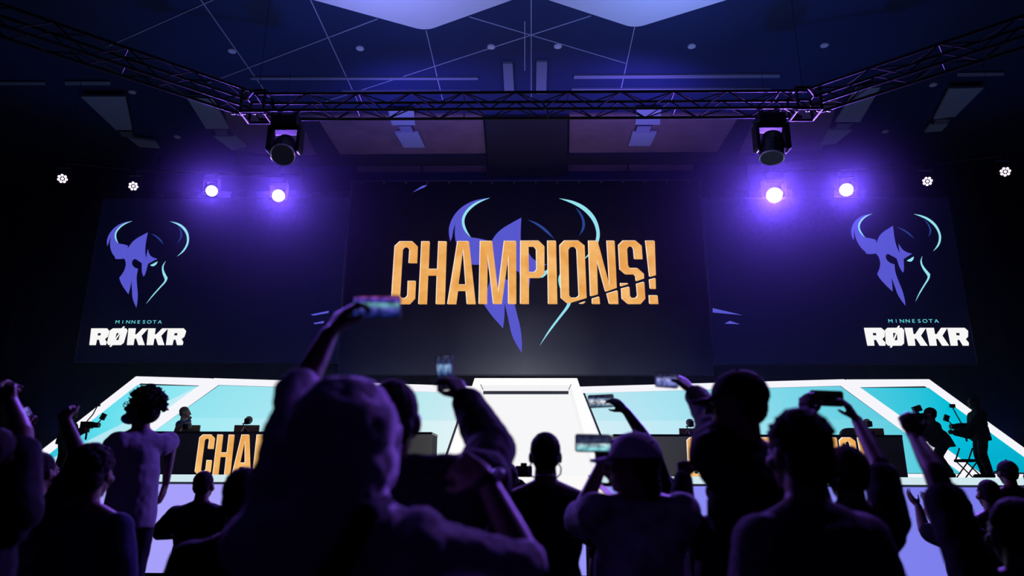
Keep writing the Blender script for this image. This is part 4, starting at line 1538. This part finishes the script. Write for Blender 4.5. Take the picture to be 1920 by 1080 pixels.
person('dark curly head in front at lower left with one bare arm raised', 183, 832, 3.4, hair='bushy', shirt=CL_NAVY, sleeve='short', extra=.02, hs=1.05,
       L=dict(elbow=(153, 868, 3.48), wrist=(124, 790, 3.6), dir=(-.12, .1, .14), n=Vector((.3, .8, -.3)), curl=(40, 60, 40)))
person('person at lower left in a patterned shirt, half hidden in the dark', 84, 846, 4.1, face=-15, hair='short', shirt=CL_STRIPE, sleeve='long', infl=.03, wd=1.15,
       L=dict(wrist=(44, 808, 4.3), elbow=(36, 868, 4.15), n=Vector((.5, .8, 0)), curl=(30, 50, 40)))
phone(39, 781, 4.34, .13, .07, 38, 'added glowing phone for a lit raised hand, far left over the patterned shirt', [(0, (.06, .06, .3)), (1, (.16, .15, .5))], 0, 3.0)  # lit phone put in where a raised hand catches the light
person('person at the left border with both arms raised', 2, 800, 2.7, hair='short', sleeve='short',
       L=dict(wrist=(-20, 745, 2.95), elbow=(-48, 800, 2.8), curl=(20, 30, 20)), Rt=dict(wrist=(20, 752, 2.95), elbow=(40, 812, 2.8), curl=(20, 30, 20)))
person('short person in a dark shirt standing before the lavender stage front', 386, 882, 6.1, hair='short', sleeve='short', infl=.03, wd=1.08,
       L=dict(wrist=(352, 1003, 6.35), pole=(-1, -.2, -.4)), Rt=dict(wrist=(402, 1003, 6.35), pole=(1, -.2, -.4)))
person('dark person beside the pale hoodie sleeve at lower left', 466, 874, 2.9, hair='short', sleeve='long', garment='jacket', infl=.03)

# ------------------------------------------------------------------ people on the stage
SZ = STAGE_Z
Sm = person('seated person with grey hair and a blue jacket, chin on hand', 349, 762, 13.75, z0=SZ, face=-75, head_yaw=-10, hairm=mat('grey_hair', (.16, .14, .12), .6), skin=SKIN_L, shirt=CL_BLUE, sleeve='long', infl=.03, seated=True, garment='jacket', lean=(.16, 0), hs=1.0,
            Rt=dict(wrist=(354, 789, 13.6), elbow=(346, 806, 13.4), dir=(.02, 0, .1), n=Vector((0, 1, 0)), curl=(60, 80, 50)))
hp = Sm['HP']
t = thing('desk_chair', (hp.x, hp.y, SZ), 'dark desk chair under the seated person in blue', 'chair')
Geo().box((hp.x, hp.y, hp.z - .20), (.5, .48, .08)).build('seat', mat('chair_fabric', (.05, .035, .03), .7), t, bevel=.02)
Geo().rod((hp.x, hp.y, SZ + .05), (hp.x, hp.y, hp.z - .24), .03).build('column', M_METAL, t)
Geo().box((hp.x - .30, hp.y, hp.z + .12), (.06, .42, .5)).build('backrest', mat('chair_fabric', (.05, .035, .03), .7), t, bevel=.02)
g = Geo()
for k in range(5):
    a = k * 2 * PI / 5
    g.rod((hp.x, hp.y, SZ + .06), (hp.x + .28 * math.cos(a), hp.y + .28 * math.sin(a), SZ + .03), .02)
g.build('star_base', M_METAL, t)

person('person operating a stabilised camera, standing at the right end of the stage', 1822, 742, 13.4, z0=SZ, face=78, extra=.02, hair='long', sleeve='long', garment='jacket', infl=.04, wd=1.05, knees=.03,
       L=dict(wrist=(1790, 811, 13.2), elbow=(1816, 814, 13.15), dir=(-.3, 0, .0), curl=(40, 60, 40)),
       Rt=dict(wrist=(1800, 806, 13.7), elbow=(1822, 816, 13.7), dir=(-.3, 0, .05), curl=(40, 60, 40)))
def rig(px, py, Y, flip, label):
    c = at(px, py, Y)
    s = -1 if flip else 1
    t = thing('camera_rig', c, label, 'camera')
    Geo().box(c, (.20, .12, .13)).build('body', M_PLASTIC, t, bevel=.01)
    Geo().rod(c + Vector((-.1 * s, 0, 0)), c + Vector((-.24 * s, 0, 0)), .05, 14).build('lens', M_PLASTIC, t)
    g = Geo()
    g.tube([c + Vector((-.02, 0, .06)), c + Vector((-.08 * s, 0, .2)), c + Vector((-.14 * s, 0, .36))], .012, 6)
    g.tube([c + Vector((-.1 * s, 0, .05)), c + Vector((-.2 * s, 0, .03)), c + Vector((-.27 * s, 0, .12))], .012, 6)
    g.tube([c + Vector((.0, 0, -.06)), c + Vector((.02, 0, -.16)), c + Vector((.02, 0, -.26))], .018, 8)
    g.build('arm', M_METAL, t)
    Geo().box(c + Vector((-.14 * s, 0, .39)), (.10, .03, .07)).build('small_screen', M_PLASTIC, t)
    Geo().box(c + Vector((-.29 * s, 0, .16)), (.09, .04, .12), Matrix.Rotation(.4, 3, 'Y')).build('small_screen', M_PLASTIC, t)
    return t


rig(1806, 800, 13.35, False, 'camera on a stabiliser held by the person at the right stage end')
person('camera operator standing at the dark left end of the stage', 138, 762, 13.3, z0=SZ, face=-80, hair='short', sleeve='long', garment='jacket', infl=.035,
       L=dict(wrist=(155, 808, 13.4), elbow=(140, 815, 13.5), dir=(.3, 0, 0)), Rt=dict(wrist=(155, 806, 13.0), elbow=(140, 815, 13.0), dir=(.3, 0, 0)))
rig(163, 797, 13.2, True, 'camera held at the dark left end of the stage')
Kn = person('photographer in a dark jacket crouching at the right of the stage', 1741, 763, 12.9, z0=SZ, face=65, hair='short', cap='brim', extra=.02, sleeve='long', garment='jacket', infl=.05, wd=1.15, noleg=False, lean=(-.15, 0), knees=.12,
            L=dict(wrist=(1722, 795, 12.75), elbow=(1732, 818, 12.6), dir=(-.2, 0, .1), curl=(40, 60, 40)), Rt=dict(wrist=(1722, 795, 13.1), elbow=(1738, 818, 13.2), dir=(-.2, 0, .1), curl=(40, 60, 40)))
c = at(1720, 786, 12.95)
t = thing('photo_camera', c, 'camera with a flash unit raised by the crouching photographer', 'camera')
Geo().box(c, (.17, .12, .12)).build('body', M_PLASTIC, t, bevel=.01)
Geo().rod(c + Vector((-.08, 0, 0)), c + Vector((-.22, 0, 0)), .05, 14).build('lens', M_PLASTIC, t)
Geo().box(c + Vector((.02, 0, .09)), (.05, .05, .08)).box(c + Vector((.02, 0, .19)), (.15, .08, .11), Matrix.Rotation(-.3, 3, 'Y')).build('flash', M_PLASTIC, t, bevel=.008)

# folding stool by the camera operator
Y0 = 12.6
a, b = at(1799, 876, Y0), at(1830, 876, Y0)
t = thing('folding_stool', (a.x, Y0, SZ), 'folding stool with crossed legs at the right end of the stage', 'stool')
sz = SZ + .30
Geo().box(((a.x + b.x) / 2, Y0, sz), (b.x - a.x, .28, .05)).build('seat', CL_BLACK, t, bevel=.01)
for yy in (-.13, .13):
    for (p, q) in ((a.x + .03, b.x - .0), (b.x - .03, a.x + .0)):
        Geo().rod((p, Y0 + yy, sz), (q, Y0 + yy, SZ + .01), .012).build('leg', M_METAL, t)
for (p, q) in ((a.x + .02, a.x + .13), (b.x - .04, b.x + .07)):
    Geo().rod((p, Y0 + .12, sz), (q, Y0 + .12, sz + .22), .013).build('upright', M_METAL, t)

# ------------------------------------------------------------------ thin stage haze
hz = Geo().box((0, 14.5, 6.0), (31, 7.6, 8.0)).build('haze', None)
hz.data.materials.clear()
hm = bpy.data.materials.new('stage_haze')
hm.use_nodes = True
nt = hm.node_tree
nt.nodes.remove(nt.nodes['Principled BSDF'])
vs = nt.nodes.new('ShaderNodeVolumeScatter')
vs.inputs['Color'].default_value = (.6, .66, 1, 1)
vs.inputs['Density'].default_value = .0042
vs.inputs['Anisotropy'].default_value = .72
nt.links.new(vs.outputs[0], nt.nodes['Material Output'].inputs['Volume'])
hz.data.materials.append(hm)
tag(hz, 'thin blue violet haze hanging over the stage and under the ceiling', 'haze', kind='stuff')
